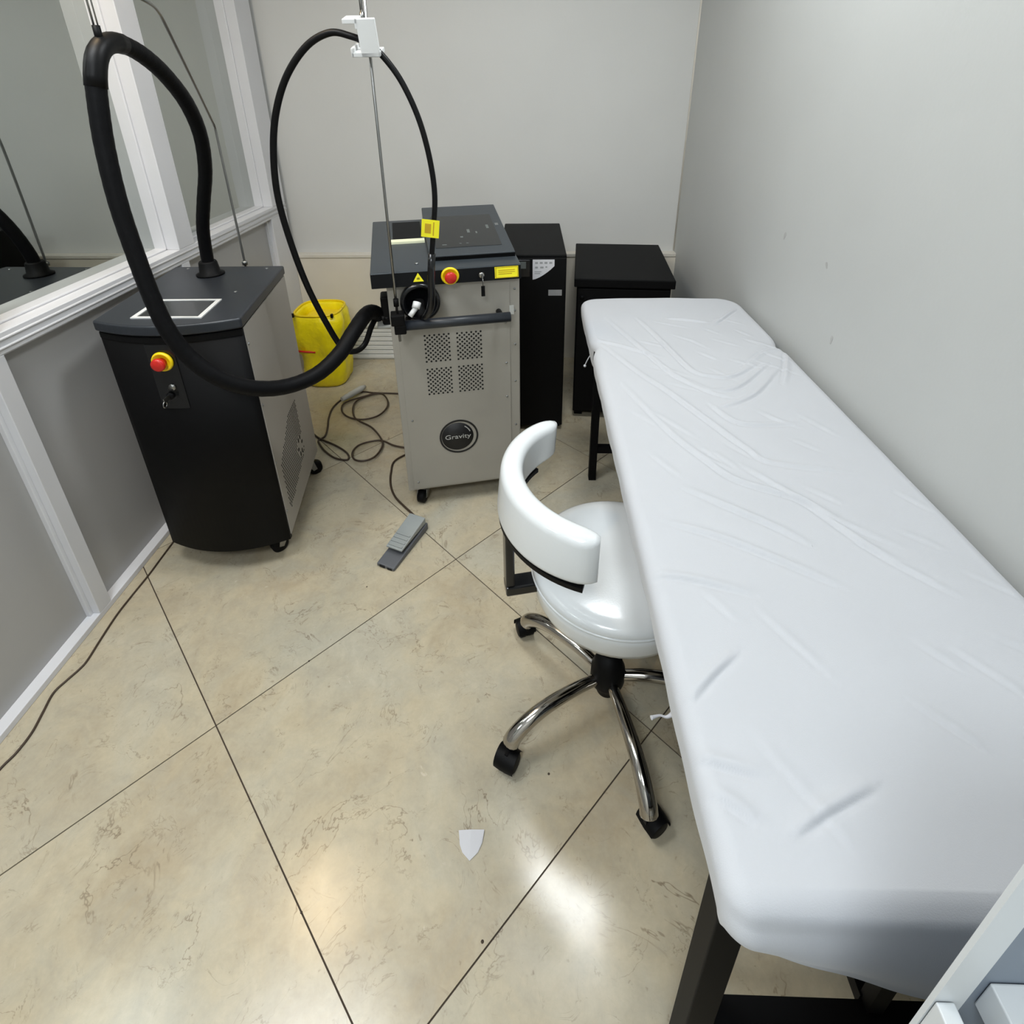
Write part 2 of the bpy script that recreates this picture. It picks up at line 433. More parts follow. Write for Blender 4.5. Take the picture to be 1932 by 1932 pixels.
# ------------------------------------------------------------------ ceiling fixtures (above the picture)
for k, (x, y) in enumerate(PANELS):
    t = thing("ceiling_panel_light", (x, y, CEIL), ["square cool white ceiling panel light above the middle of the room", "added cool ceiling panel behind the photographer, standing in for daylight"][k], "lamp")
    MB().box(x-0.30, x+0.30, y-0.30, y-0.285, CEIL-0.02, CEIL).box(x-0.30, x+0.30, y+0.285, y+0.30, CEIL-0.02, CEIL).box(x-0.30, x-0.285, y-0.285, y+0.285, CEIL-0.02, CEIL).box(x+0.285, x+0.30, y-0.285, y+0.285, CEIL-0.02, CEIL).build("frame", M_WHITEP, t)
    MB().box(x-0.284, x+0.284, y-0.284, y+0.284, CEIL-0.012, CEIL-0.002).build("diffuser", M_LAMPC, t)
for k, ((x, y), pw, cc, sz_) in enumerate(SPOTS):
    q = sz_ / 0.09
    t = thing("ceiling_downlight", (x, y, CEIL), ["small round warm ceiling downlight over the cooling machine", "round neutral ceiling downlight over the treatment bed"][k], "lamp")
    MB().lathe([(0.036*q, -0.02), (0.036*q + 0.022, -0.02), (0.036*q + 0.026, -0.012), (0.036*q + 0.026, 0.0), (0.036*q, 0.0)], (x, y, CEIL), 'Z', 28).build("trim_ring", M_WHITEP, t)
    MB().lathe([(1e-6, -0.016), (0.034*q, -0.016), (0.034*q, 0.0), (1e-6, 0.0)], (x, y, CEIL), 'Z', 24).build("lens", (M_LAMPW, M_LAMPN)[k], t)

# ------------------------------------------------------------------ shared little builders
def caster(parent, x, y, ztop, ang, wheel_r=0.028, m=None):
    """swivel caster under a machine: plate, fork and twin wheel; axle height = wheel_r"""
    m = m or M_DEEP
    c, s = math.cos(ang), math.sin(ang)
    T = Matrix.Translation((x, y, 0)) @ Matrix.Rotation(ang, 4, 'Z')
    b = MB().box(-0.03, 0.03, -0.03, 0.03, ztop - 0.006, ztop).lathe([(0.016, 0), (0.016, 0.016)], (0, 0, ztop - 0.022), 'Z', 14)
    b.add([(-0.014,-0.021,ztop-0.022),(0.022,-0.021,ztop-0.022),(0.034,-0.021,wheel_r),(0.018,-0.021,wheel_r*0.8),
           (-0.014,-0.018,ztop-0.022),(0.022,-0.018,ztop-0.022),(0.034,-0.018,wheel_r),(0.018,-0.018,wheel_r*0.8)],
          [(0,1,2,3),(7,6,5,4),(0,4,5,1),(1,5,6,2),(2,6,7,3),(3,7,4,0)])
    b.add([(-0.014,0.018,ztop-0.022),(0.022,0.018,ztop-0.022),(0.034,0.018,wheel_r),(0.018,0.018,wheel_r*0.8),
           (-0.014,0.021,ztop-0.022),(0.022,0.021,ztop-0.022),(0.034,0.021,wheel_r),(0.018,0.021,wheel_r*0.8)],
          [(0,1,2,3),(7,6,5,4),(0,4,5,1),(1,5,6,2),(2,6,7,3),(3,7,4,0)])
    b.box(-0.016, 0.022, -0.021, 0.021, ztop - 0.026, ztop - 0.020)
    b.xform(T)
    o = b.build("caster", M_STEEL, parent)
    w = MB().lathe([(0.008,-0.016),(wheel_r-0.006,-0.016),(wheel_r,-0.012),(wheel_r,0.012),(wheel_r-0.006,0.016),(0.008,0.016)], (0.026, 0, wheel_r), 'Y', 24).xform(T)
    w.build("wheel", m, o)
    return o
def estop(parent, c, n, s=1.0):
    """yellow collar with a red mushroom cap, n = outward normal"""
    col = MB().lathe([(0.0, 0), (0.028*s, 0.0), (0.030*s, 0.004*s), (0.028*s, 0.010*s), (0.024*s, 0.011*s), (0.021*s, 0.006*s), (0.0, 0.006*s)], c, n, 32).build("stop_button_collar", M_YELLOW, parent)
    MB().lathe([(0.0, 0.006*s), (0.013*s, 0.006*s), (0.013*s, 0.018*s), (0.0185*s, 0.020*s), (0.0195*s, 0.026*s), (0.0185*s, 0.031*s), (0.014*s, 0.034*s), (0.0, 0.035*s)], c, n, 28).build("stop_button", M_RED, col)
    return col

# ------------------------------------------------------------------ cooling machine (left)
cool = thing("cooling_machine", (-1.07, 1.68, 0), "black floor-standing air cooling machine with grey side and thick looped hose", "machine")
cFL, cFR, cBR, cBL = Vector((-1.235, 1.425)), Vector((-0.828, 1.445)), Vector((-0.912, 1.948)), Vector((-1.303, 1.938))
def cpt(s, t): return (cFL*(1-s)*(1-t) + cFR*s*(1-t) + cBR*s*t + cBL*(1-s)*t)
fdir = (cFR - cFL).normalized(); fnrm = Vector((fdir.y, -fdir.x))
def cfront(s, off=0.0, grow=0.0):
    """convex front line"""
    w = (cFR - cFL).length
    p = cFL + fdir * (s * (w + 2*grow) - grow)
    return p + fnrm * (0.052 * (1 - (2*s - 1)**2) + off)
ZB, ZL0, ZL1 = 0.10, 0.888, 0.92
NF = 22
inner = [cpt(1, 0.985), cpt(0, 0.985)]
poly = [tuple(cfront(i / NF, -0.012)) for i in range(NF + 1)] + [tuple(cBR), tuple(cBL)]
MB().prism(poly, ZB, ZL0).build("body", M_BLACK, cool)
# curved black front shell, standing proud of the body
poly = [tuple(cfront(i / NF)) for i in range(NF + 1)] + [tuple(cfront(1 - i / NF, -0.014)) for i in range(NF + 1)]
MB().prism(poly, ZB - 0.012, ZL0 - 0.004, True).build("front_panel", M_BLACK, cool)
# grey side plates
for sgn, A, B in ((1, cFR, cBR), (-1, cFL, cBL)):
    d = (B - A); L_ = d.length; d = d.normalized(); nn = Vector((d.y, -d.x)) * sgn
    a = A + d * 0.008; b = B - d * 0.004
    q = [tuple(a), tuple(a + nn * 0.004), tuple(b + nn * 0.004), tuple(b)]
    sp = MB().prism(q, ZB + 0.004, ZL0 - 0.004).build("side_panel", M_SIDE, cool)
    if sgn == 1:
        hol = MB(); slots = MB()
        def sidept(v, z, out): p = a + d * v + nn * (0.004 + out); return (p.x, p.y, z)
        def disc(mb, v, z, rv, rz_):
            pts = [sidept(v + rv*math.cos(2*math.pi*k/8), z + rz_*math.sin(2*math.pi*k/8), 0.0006) for k in range(8)]
            mb.add(pts + [sidept(v + rv*math.cos(2*math.pi*k/8), z + rz_*math.sin(2*math.pi*k/8), -0.002) for k in range(8)],
                   [tuple(range(8))] + [(k, (k+1) % 8, 8 + (k+1) % 8, 8 + k) for k in range(8)])
        # lozenge field of round holes
        for r_ in range(0, 34):
            z = 0.14 + r_ * 0.0115
            for c_ in range(0, 26):
                v = 0.03 + c_ * 0.0125 + (r_ % 2) * 0.00625
                if v < 0.045 or v > 0.325: continue
                if z < 0.15 + max(0.0, (0.10 - v)) * 0.6: continue
                if z > 0.46 or z > 0.36 + (v - 0.045) * 0.55 : continue
                if z < 0.18 + (v - 0.10) * 0.20: continue
                if (v - 0.285)**2 + ((z - 0.275))**2 < 0.045**2: continue
                disc(hol, v, z, 0.0036, 0.0036)
        tag(hol.build("vent_holes", M_HOLE, sp), kind="stuff")
        for dv, dz, ru, rw in ((-0.012, 0.03, 0.006, 0.011), (0.012, 0.03, 0.006, 0.011), (-0.012, -0.03, 0.006, 0.011), (0.012, -0.03, 0.006, 0.011), (-0.028, 0.0, 0.009, 0.007), (0.028, 0.0, 0.009, 0.007)):
            sl = MB(); disc(sl, 0.285 + dv, 0.275 + dz, ru, rw); sl.build("vent_slot", M_HOLE, sp)
        for z in (0.83, 0.62, 0.40, 0.2):
            p = A + nn * 0.0045 + d * 0.014
            MB().lathe([(0.005, 0), (0.004, 0.002), (0, 0.0025)], (p.x, p.y, z), (nn.x, nn.y, 0), 10).build("screw", M_SCREWH, sp)
# lid
polyl = [tuple(cfront(i / NF, 0.006, 0.006)) for i in range(NF + 1)] + [tuple(cBR + Vector((0.006, 0.006))), tuple(cBL + Vector((-0.006, 0.006)))]
lid = MB().prism(polyl, ZL0, ZL1).build("lid", M_LID, cool, 0.006, 3)
for (s, t) in ((0.80, 0.44), (0.055, 0.47), (0.14, 0.955), (0.88, 0.94)):
    p = cpt(s, t)
    MB().lathe([(0.006, 0), (0.005, 0.002), (0, 0.0028)], (p.x, p.y, ZL1 - 0.0003), 'Z', 12).build("screw", M_SCREWH, lid)
# display with white frame (front part of the lid)
dq = [Vector((-1.137, 1.432)), Vector((-0.932, 1.434)), Vector((-0.951, 1.588)), Vector((-1.152, 1.584))]
dc = sum(dq, Vector((0, 0))) / 4
def ring_prism(q, k, z0, z1):
    qi = [dc + (p - dc) * k for p in q]
    vs = []; 
    for z in (z0, z1):
        vs += [(p.x, p.y, z) for p in q] + [(p.x, p.y, z) for p in qi]
    fs = []
    for i in range(4):
        j = (i + 1) % 4
        fs += [(8+i, 8+j, 12+j, 12+i), (i, 4+i, 4+j, j), (i, j, 8+j, 8+i), (4+i, 12+i, 12+j, 4+j)]
    return vs, fs, qi
vs, fs, qi = ring_prism(dq, 0.87, ZL1 - 0.001, ZL1 + 0.0035)
disp = MB().prism([tuple(dc + (p - dc) * 0.9) for p in dq], ZL1 - 0.001, ZL1 + 0.0012).build("display", M_SCREEN, lid)
fr_ = MB().add(vs, fs).build("display_frame", M_WHITEP, lid)
# recessed control strip on the front with stop button and key switch
def cf3(s, z, off): p = cfront(s, off); return Vector((p.x, p.y, z))
def strip(name, m, s0, s1, z0, z1, o0, o1, n=8, parent=cool, skew=0.0):
    vs = []; fs = []
    for o_ in (o0, o1):
        for i in range(n + 1):
            for z, dz in ((z0, 0), (z1, 1)):
                s = s0 + (s1 - s0) * i / n
                vs.append(cf3(s, z, o_))
    k = 2 * (n + 1)
    for i in range(n):
        a = 2*i
        fs += [(a, a+1, a+3, a+2), (k+a, k+a+2, k+a+3, k+a+1), (a, a+2, k+a+2, k+a), (a+1, k+a+1, k+a+3, a+3)]
    fs += [(0, k, k+1, 1), (2*n, 2*n+1, k+2*n+1, k+2*n)]
    return MB().add(vs, fs).build(name, m, parent)
strip("top_band", M_DEEP, 0.0, 1.0, ZL0 - 0.022, ZL0 - 0.006, -0.002, 0.0015, 20)
ctl = strip("control_panel", M_GLOSSBLACK, 0.37, 0.565, 0.655, 0.862, -0.002, 0.003)
nfr = (fnrm.x, fnrm.y, 0)
estop(ctl, tuple(cf3(0.475, 0.812, 0.003)), nfr, 1.0)
ks = MB().lathe([(0.011, 0), (0.011, 0.006), (0.008, 0.009), (0, 0.009)], tuple(cf3(0.455, 0.700, 0.003)), nfr, 18).build("key_switch", M_BLACK, ctl)
kp = cf3(0.455, 0.700, 0.012)
MB().box(-0.0015, 0.0015, -0.026, 0.0, -0.007, 0.007).lathe([(0.006, -0.001), (0.011, -0.001), (0.011, 0.001), (0.006, 0.001), (0.006, -0.001)], (0, -0.024, -0.012), 'X', 14).xform(Matrix.Translation(kp)).build("key", M_STEEL, ks)
MB().lathe([(0.010, 0), (0.010, 0.004), (0, 0.005)], tuple(cf3(0.485, 0.728, 0.003)), nfr, 16).build("indicator", M_STEEL, ctl)
# casters
for (s, t, a) in ((0.90, 0.12, -2.3), (0.14, 0.22, -1.2), (0.90, 0.93, 0.5), (0.1, 0.93, 0.6)):
    p = cpt(s, t); caster(cool, p.x, p.y, ZB, a, 0.030)
# hose support rod with hanging spring
rod = smooth_path([(-1.056, 1.965, 0.90), (-1.056, 1.965, 1.20), (-1.055, 1.962, 1.375), (-1.050, 1.950, 1.405), (-1.035, 1.905, 1.442), (-0.93, 1.61, 1.645), (-0.902, 1.53, 1.688), (-0.893, 1.47, 1.702), (-0.905, 1.41, 1.715), (-0.93, 1.35, 1.735)], 6)
MB().tube(rod, 0.0042, 8).build("support_rod", M_STEEL, cool)
MB().lathe([(0.010, 0), (0.010, 0.012), (0.006, 0.016), (0, 0.016)], (-1.056, 1.965, ZL1), 'Z', 14).build("rod_socket", M_STEEL, lid)
hang = Vector((-0.936, 1.345, 1.628))
MB().tube([(hang.x - 0.004, hang.y, hang.z + 0.008), (hang.x - 0.004, hang.y, hang.z + 0.16)], 0.0022, 8).tube([(hang.x + 0.005, hang.y, hang.z + 0.008), (hang.x + 0.005, hang.y, hang.z + 0.16)], 0.0016, 8).build("wire_hanger", M_STEEL, cool)
# hose: out of the lid, over the hanger, down in front and across to the other machine
HOSE = [(-1.124,1.847,0.918),(-1.120,1.845,0.993),(-1.101,1.830,1.089),(-1.065,1.810,1.181),(-1.018,1.780,1.285),(-0.980,1.730,1.390),(-0.958,1.660,1.478),(-0.945,1.570,1.547),(-0.940,1.490,1.589),(-0.939,1.420,1.609),(-0.938,1.370,1.607),(-0.937,1.330,1.586),(-0.941,1.310,1.549),(-0.948,1.300,1.491),(-0.956,1.290,1.393),(-0.956,1.280,1.277),(-0.949,1.275,1.165),(-0.937,1.270,1.052),(-0.921,1.270,0.959),(-0.893,1.280,0.876),(-0.843,1.300,0.803),(-0.782,1.345,0.745),(-0.720,1.420,0.708),(-0.656,1.500,0.707),(-0.603,1.570,0.743),(-0.574,1.640,0.786),(-0.554,1.720,0.813),(-0.545,1.775,0.806),(-0.535,1.815,0.78)]
hp = smooth_path(HOSE, 10)
hr = []
for i in range(len(hp)):
    t = i / (len(hp) - 1)
    hr.append((0.0205 + 0.0065 * max(0.0, (t - 0.62) / 0.38)) * (1.0 + 0.012 * math.sin(i * 2.1)))
hose = MB().tube(hp, 0.025, 16, True, hr).build("air_hose", M_RUBBER, cool)
MB().lathe([(0.046, 0), (0.046, 0.006), (0.034, 0.012), (0.030, 0.045), (0.027, 0.05)], (-1.124, 1.847, ZL1), 'Z', 24).build("hose_collar", M_DEEP, hose)
MB().tube(hp[9*10:13*10:4], 0.0222, 16).build("hose_sleeve", M_CABLE, hose)
MB().tube([(hang.x, hang.y, hang.z - 0.02), (hang.x, hang.y, hang.z + 0.012)], 0.008, 10).build("hose_loop", M_DEEP, hose)

# ------------------------------------------------------------------ laser machine (middle)
LA = math.radians(12.82)
LO = Vector((-0.466, 1.707, 0.0))
laser = thing("laser_machine", tuple(LO), "light grey laser machine with slate console, round badge and upright cable pole", "machine", LA)
LM = laser.matrix_world.copy()           # local: x along the front, y into the depth
LW, LD = 0.446, 0.50
def lbox(name, m, x0, x1, y0, y1, z0, z1, parent=laser, bevel=0.0, segs=2):
    return MB().box(x0, x1, y0, y1, z0, z1).xform(LM).build(name, m, parent, bevel, segs)
def lmb(mb, name, m, parent=laser, bevel=0.0): return mb.xform(LM).build(name, m, parent, bevel)
body = lbox("body", M_LASERBODY, 0, LW, 0.003, LD, 0.08, 0.925, bevel=0.004)
fp = lbox("front_panel", M_LASERBODY, 0.022, 0.410, -0.001, 0.006, 0.090, 0.922, bevel=0.0015)
for z in (0.88, 0.80, 0.67, 0.52, 0.33, 0.15):
    lmb(MB().lathe([(0.0045, 0), (0.004, 0.0015), (0, 0.002)], (0.428, 0.003, z), (0, -1, 0), 10), "screw", M_SCREWH, body)
for (x, z) in ((0.395, 0.76), (0.395, 0.60), (0.395, 0.46), (0.04, 0.40), (0.04, 0.12)):
    lmb(MB().lathe([(0.0045, 0), (0.004, 0.0015), (0, 0.002)], (x, -0.001, z), (0, -1, 0), 10), "screw", M_SCREWH, fp)
# four fields of punched holes
for (x0, z0) in ((0.110, 0.631), (0.222, 0.630), (0.110, 0.500), (0.222, 0.500)):
    hol = MB()
    for r_ in range(13):
        for c_ in range(6):
            x = x0 + c_ * 0.0165 + (0.00825 if r_ % 2 else 0.0); z = z0 + 0.004 + r_ * 0.0083
            if r_ % 2 and c_ == 5: continue
            hol.add([(x + 0.0038*math.cos(2*math.pi*k/8), -0.0016, z + 0.0038*math.sin(2*math.pi*k/8)) for k in range(8)] +
                    [(x + 0.0038*math.cos(2*math.pi*k/8), 0.002, z + 0.0038*math.sin(2*math.pi*k/8)) for k in range(8)],
                    [tuple(range(8))] + [(k, (k+1) % 8, 8 + (k+1) % 8, 8 + k) for k in range(8)])
    tag(lmb(hol, "vent_holes", M_HOLE, fp), kind="stuff")
# round badge with lettering
bx_, bz_ = 0.207, 0.309
def ring(mb, r0, r1, y0, y1, c, a0=0, a1=2*math.pi, n=48):
    vs = []; fs = []
    full = abs(a1 - a0 - 2*math.pi) < 1e-6
    m = n if full else n + 1
    for i in range(m):
        a = a0 + (a1 - a0) * i / n
        for (r, y) in ((r0, y0), (r1, y0), (r1, y1), (r0, y1)):
            vs.append((c[0] + r*math.cos(a), y, c[1] + r*math.sin(a)))
    for i in range(n):
        j = (i + 1) % m
        for k in range(4):
            l = (k + 1) % 4
            fs.append((i*4+k, i*4+l, j*4+l, j*4+k))
    return mb.add(vs, fs)
badge = lmb(ring(MB(), 0.0665, 0.0735, -0.0025, -0.001, (bx_, bz_)), "badge_ring", M_INK, fp)
lmb(MB().lathe([(0, 0), (0.060, 0), (0.060, 0.0016), (0, 0.0016)], (bx_ - 0.005, -0.001, bz_ + 0.001), (0, -1, 0), 48), "badge_disc", M_INK, fp)
lmb(ring(MB(), 0.0475, 0.051, -0.0032, -0.0024, (bx_ - 0.004, bz_ + 0.002), 0.35, 1.0, 14), "badge_arc", M_GREYINK, fp)
text_mesh("badge_lettering", "Gravity", 0.027, M_GREYINK, fp, LM @ Matrix.Translation((bx_ - 0.004, -0.0030, bz_)) @ Matrix.Rotation(math.radians(90), 4, 'X') @ Matrix.Scale(1.22, 4, (1, 0, 0)))
# console head
HX0, HX1 = -0.046, 0.447
prof_l = [(-0.022, 0.922), (-0.014, 0.972), (LD, 1.030), (LD, 0.922)]           # (y, z)
def extr(mb, prof, x0, x1):
    n = len(prof)
    vs = [(x0, y, z) for y, z in prof] + [(x1, y, z) for y, z in prof]
    fs = [tuple(range(n)), tuple(reversed(range(n, 2*n)))] + [(i, i + n, (i+1) % n + n, (i+1) % n) for i in range(n)]
    return mb.add(vs, fs)
head = lmb(extr(MB(), prof_l, HX0, HX1), "console", M_HEAD, laser, 0.003)
lmb(extr(MB(), [(-0.024, 0.924), (-0.017, 0.968), (-0.012, 0.968), (-0.019, 0.924)], HX0 + 0.001, HX1 - 0.001), "console_face", M_HEADF, head)
# raised touch-screen wedge
SX0 = 0.150
sw = lmb(extr(MB(), [(0.060, 0.976), (0.056, 0.996), (LD, 1.076), (LD, 1.0)], SX0, HX1 - 0.004), "screen_housing", M_HEAD, head, 0.003)
lmb(extr(MB(), [(0.0555, 0.976), (0.0525, 0.993), (0.057, 0.993), (0.060, 0.976)], SX0 + 0.001, HX1 - 0.005), "screen_lip", M_DEEP, head)
sl_ = (1.076 - 0.996) / (LD - 0.056)
def on_s(y, d): return 0.996 + (y - 0.056) * sl_ + d
def slab(name, m, x0, x1, y0, y1, d0, d1, f, parent):
    vs = [(x0,y0,f(y0,d0)),(x1,y0,f(y0,d0)),(x1,y1,f(y1,d0)),(x0,y1,f(y1,d0)),(x0,y0,f(y0,d1)),(x1,y0,f(y0,d1)),(x1,y1,f(y1,d1)),(x0,y1,f(y1,d1))]
    return lmb(MB().add(vs, [(0,3,2,1),(4,5,6,7),(0,1,5,4),(1,2,6,5),(2,3,7,6),(3,0,4,7)]), name, m, parent)
scr = slab("touch_screen", M_SCREEN, SX0 + 0.026, HX1 - 0.040, 0.115, 0.395, -0.002, 0.0012, on_s, sw)
for (x, y, w, h) in ((0.300, 0.23, 0.010, 0.05), (0.375, 0.26, 0.010, 0.055), (0.27, 0.19, 0.010, 0.02), (0.20, 0.135, 0.016, 0.01), (0.26, 0.14, 0.008, 0.008), (0.285, 0.14, 0.008, 0.008), (0.33, 0.22, 0.006, 0.03)):
    slab("screen_icon", M_LCD, x, x + w, y, y + h * 0.6, 0.0010, 0.0016, on_s, scr)
slab("power_light", M_SCREWH, HX1 - 0.034, HX1 - 0.022, 0.285, 0.305, -0.001, 0.0015, on_s, sw)
# tray recess on the left with pale strip
def on_l(y, d): return 0.972 + (y + 0.014) * (0.058 / (LD + 0.014)) + d
slab("tray", M_HEADF, 0.030, SX0 - 0.012, 0.27, 0.47, -0.002, 0.0012, on_l, head)
slab("tray_lip", mat("cream_plastic", srgb(226, 228, 196), 0.4), 0.018, SX0 - 0.006, 0.235, 0.262, -0.001, 0.008, on_l, head)
lmb(MB().lathe([(0.007, 0), (0.006, 0.003), (0, 0.004)], (0.105, 0.045, on_l(0.045, -0.0005)), 'Z', 14), "indicator", M_SCREWH, head)
# warning triangle, stop button, key, yellow label
def face_y(z): return -0.024 + (z - 0.924) * (0.007 / 0.044)
def face_slab(name, m, pts, t, parent=head):
    n = len(pts)
    vs = [(x, face_y(z) - 0.0005, z) for x, z in pts] + [(x, face_y(z) - t, z) for x, z in pts]
    fs = [tuple(reversed(range(n))), tuple(range(n, 2*n))] + [(i, (i+1) % n, (i+1) % n + n, i + n) for i in range(n)]
    return lmb(MB().add(vs, fs), name, m, parent)
tri = face_slab("warning_triangle", M_LABELY, [(0.088, 0.938), (0.122, 0.938), (0.105, 0.966)], 0.0018)
ts_ = MB()
for k in range(8):
    a = 2 * math.pi * k / 8
    ts_.tube([(0.105 + 0.001*math.cos(a), face_y(0.947) - 0.002, 0.947 + 0.001*math.sin(a)), (0.105 + 0.006*math.cos(a), face_y(0.947) - 0.002, 0.947 + 0.006*math.sin(a))], 0.0006, 4)
lmb(ts_, "burst_symbol", M_INK, tri)
yl = face_slab("warning_label", M_LABELY, [(0.357, 0.930), (0.437, 0.930), (0.437, 0.967), (0.357, 0.967)], 0.0016)
bd = MB()
for (x0, x1, z0, z1) in ((0.359, 0.435, 0.931, 0.9325), (0.359, 0.435, 0.9645, 0.966), (0.359, 0.3605, 0.931, 0.966), (0.4335, 0.435, 0.931, 0.966), (0.369, 0.425, 0.955, 0.957), (0.369, 0.425, 0.949, 0.951), (0.369, 0.415, 0.943, 0.945)):
    bd.box(x0, x1, face_y(z0) - 0.0022, face_y(z0) - 0.0012, z0, z1)
lmb(bd, "label_print", mat("ochre_print", srgb(186, 150, 20), 0.6), yl)
nl = LM.to_3x3() @ Vector((0, -1, 0.0))
estop(head, tuple(LM @ Vector((0.208, face_y(0.95) - 0.001, 0.950))), nl, 1.0)
kk = lmb(MB().lathe([(0.010, 0), (0.010, 0.006), (0.007, 0.008), (0, 0.008)], (0.312, face_y(0.945), 0.945), (0, -1, 0), 18), "key_switch", M_STEEL, head)
lmb(MB().box(0.3105, 0.3135, face_y(0.945) - 0.028, face_y(0.945) - 0.006, 0.938, 0.952).lathe([(0.005, -0.001), (0.010, -0.001), (0.010, 0.001), (0.005, 0.001), (0.005, -0.001)], (0.312, face_y(0.945) - 0.026, 0.932), 'X', 14), "key", M_STEEL, kk)
lmb(MB().box(0.306, 0.318, face_y(0.945) - 0.030, face_y(0.945) - 0.026, 0.880, 0.915).tube([(0.312, face_y(0.945) - 0.027, 0.924), (0.312, face_y(0.945) - 0.028, 0.912)], 0.001, 5), "key_tag", M_DEEP, kk)
# round handpiece port
port = lmb(MB().lathe([(0.0, -0.002), (0.060, -0.002), (0.066, 0.006), (0.066, 0.026), (0.060, 0.032), (0.052, 0.030), (0.046, 0.008), (0.0, 0.006)], (0.105, 0.0, 0.866), (0, -1, 0), 40), "handpiece_port", M_GLOSSBLACK, laser)
# handle bar
hb = lmb(MB().tube([(0.030, -0.060, 0.803), (0.400, -0.060, 0.803)], 0.017, 16), "handle_bar", M_LID, laser)
for x in (0.06, 0.37):
    lmb(MB().tube([(x, -0.060, 0.803), (x, 0.004, 0.803)], 0.010, 12), "handle_bracket", M_DEEP, hb)
lmb(MB().box(0.408, 0.424, -0.004, 0.003, 0.788, 0.820), "handle_mark", M_PALEG, hb)
# pole clamp on the bar and the upright pole
pc = lmb(MB().box(0.006, 0.050, -0.086, -0.036, 0.812, 0.850).box(0.014, 0.052, -0.082, -0.040, 0.780, 0.812), "pole_clamp", M_DEEP, laser, 0.004)
lmb(MB().tube([(0.0, -0.062, 0.835), (-0.014, -0.062, 0.835)], 0.004, 8).lathe([(0.008, 0), (0.008, 0.008), (0, 0.008)], (-0.014, -0.062, 0.835), (-1, 0, 0), 12), "clamp_screw", M_DEEP, pc)
px_, py_ = 0.028, -0.066
lmb(MB().tube([(px_, py_, 0.752), (px_, py_, 1.30), (px_, py_, 2.05)], 0.0042, 10), "cable_pole", M_STEEL, laser)
lmb(MB().tube([(px_, py_, 0.900), (px_, py_, 0.875)], 0.0085, 10), "pole_sleeve", M_DEEP, laser)
# white C-shaped cable holder hung on the pole
ch = MB()
ch.box(0.000, 0.048, -0.012, 0.0, -0.044, 0.044)
ch.box(-0.034, 0.004, -0.012, 0.030, 0.032, 0.044).box(-0.004, 0.005, -0.012, 0.030, 0.020, 0.044)
ch.box(-0.026, 0.048, -0.012, 0.045, -0.044, -0.032).box(-0.026, -0.018, -0.012, 0.045, -0.044, -0.022)
ch.xform(Matrix.Translation((0.008, -0.122, 1.628)) @ Matrix.Rotation(math.radians(-14), 4, 'Z') @ Matrix.Rotation(math.radians(16), 4, 'X'))
hold = lmb(ch, "cable_holder", M_WHITEP, laser, 0.002)
lmb(MB().tube([(px_ - 0.010, py_, 1.69), (px_ - 0.010, py_, 1.80)], 0.004, 8).tube([(px_ - 0.010, py_, 1.67), (px_ - 0.010, py_, 1.69)], 0.006, 8), "holder_hanger", M_STEEL, hold)
# optical fibre cable with yellow tag and handpiece
FIBRE = [(-0.505,1.815,0.762),(-0.535,1.800,0.775),(-0.552,1.775,0.752),(-0.577,1.750,0.693),(-0.608,1.720,0.680),(-0.644,1.710,0.701),(-0.680,1.700,0.794),(-0.719,1.690,0.929),(-0.744,1.680,1.080),(-0.753,1.670,1.220),(-0.738,1.660,1.342),(-0.707,1.650,1.448),(-0.656,1.640,1.541),(-0.586,1.630,1.612),(-0.516,1.620,1.642),(-0.460,1.615,1.633),(-0.419,1.612,1.616),(-0.381,1.610,1.586),(-0.337,1.610,1.524),(-0.299,1.610,1.432),(-0.277,1.610,1.329),(-0.270,1.610,1.227),(-0.283,1.612,1.117),(-0.298,1.615,1.000),(-0.305,1.620,0.899),(-0.325,1.635,0.850),(-0.345,1.662,0.832)]
fib = smooth_path(FIBRE, 10)
fo = MB().tube(fib, 0.0095, 12, True, [0.0100 - 0.0022 * max(0.0, min(1.0, (i / len(fib) - 0.4) / 0.3)) for i in range(len(fib))]).build("fibre_cable", M_CABLE, laser)
MB().tube(fib[225:258:4], 0.0115, 12).build("cable_sleeve", M_GLOSSBLACK, fo)
lp = Vector((-0.284, 1.600, 1.135))
tagm = MB().box(-0.030, 0.022, -0.0006, 0.0006, -0.026, 0.026).xform(Matrix.Translation(lp) @ Matrix.Rotation(0.12, 4, 'Y')).build("warning_tag", M_LABELY, fo)
MB().box(-0.020, -0.002, -0.0012, -0.0006, -0.014, 0.014).box(0.004, 0.007, -0.0012, -0.0006, -0.02, 0.02).xform(Matrix.Translation(lp) @ Matrix.Rotation(0.12, 4, 'Y')).build("tag_print", mat("ochre_print", srgb(186, 150, 20)), tagm)
hd = MB().tube([(-0.345,1.662,0.832), (-0.360,1.690,0.850), (-0.364,1.715,0.866)], 0.016, 14, True, [0.013, 0.018, 0.018]).build("handpiece", M_DEEP, laser)
MB().tube([(-0.362,1.676,0.878), (-0.366,1.664,0.862)], 0.013, 12).tube([(-0.366,1.668,0.862), (-0.385,1.655,0.838)], 0.0085, 10).build("handpiece_tip", M_WHITEP, hd)
# hose inlet on the left side
lmb(MB().box(-0.030, 0.001, 0.100, 0.170, 0.745, 0.850), "side_socket", M_DEEP, laser, 0.006)
lmb(MB().box(-0.05, 0.001, 0.095, 0.175, 0.735, 0.745), "socket_bracket", M_PALEG, laser, 0.002)
for (x, y, a) in ((0.06, 0.055, -2.0), (0.39, 0.06, -1.0), (0.06, 0.44, 0.4), (0.39, 0.44, 0.8)):
    p = LM @ Vector((x, y, 0)); caster(laser, p.x, p.y, 0.08, a + LA, 0.026)

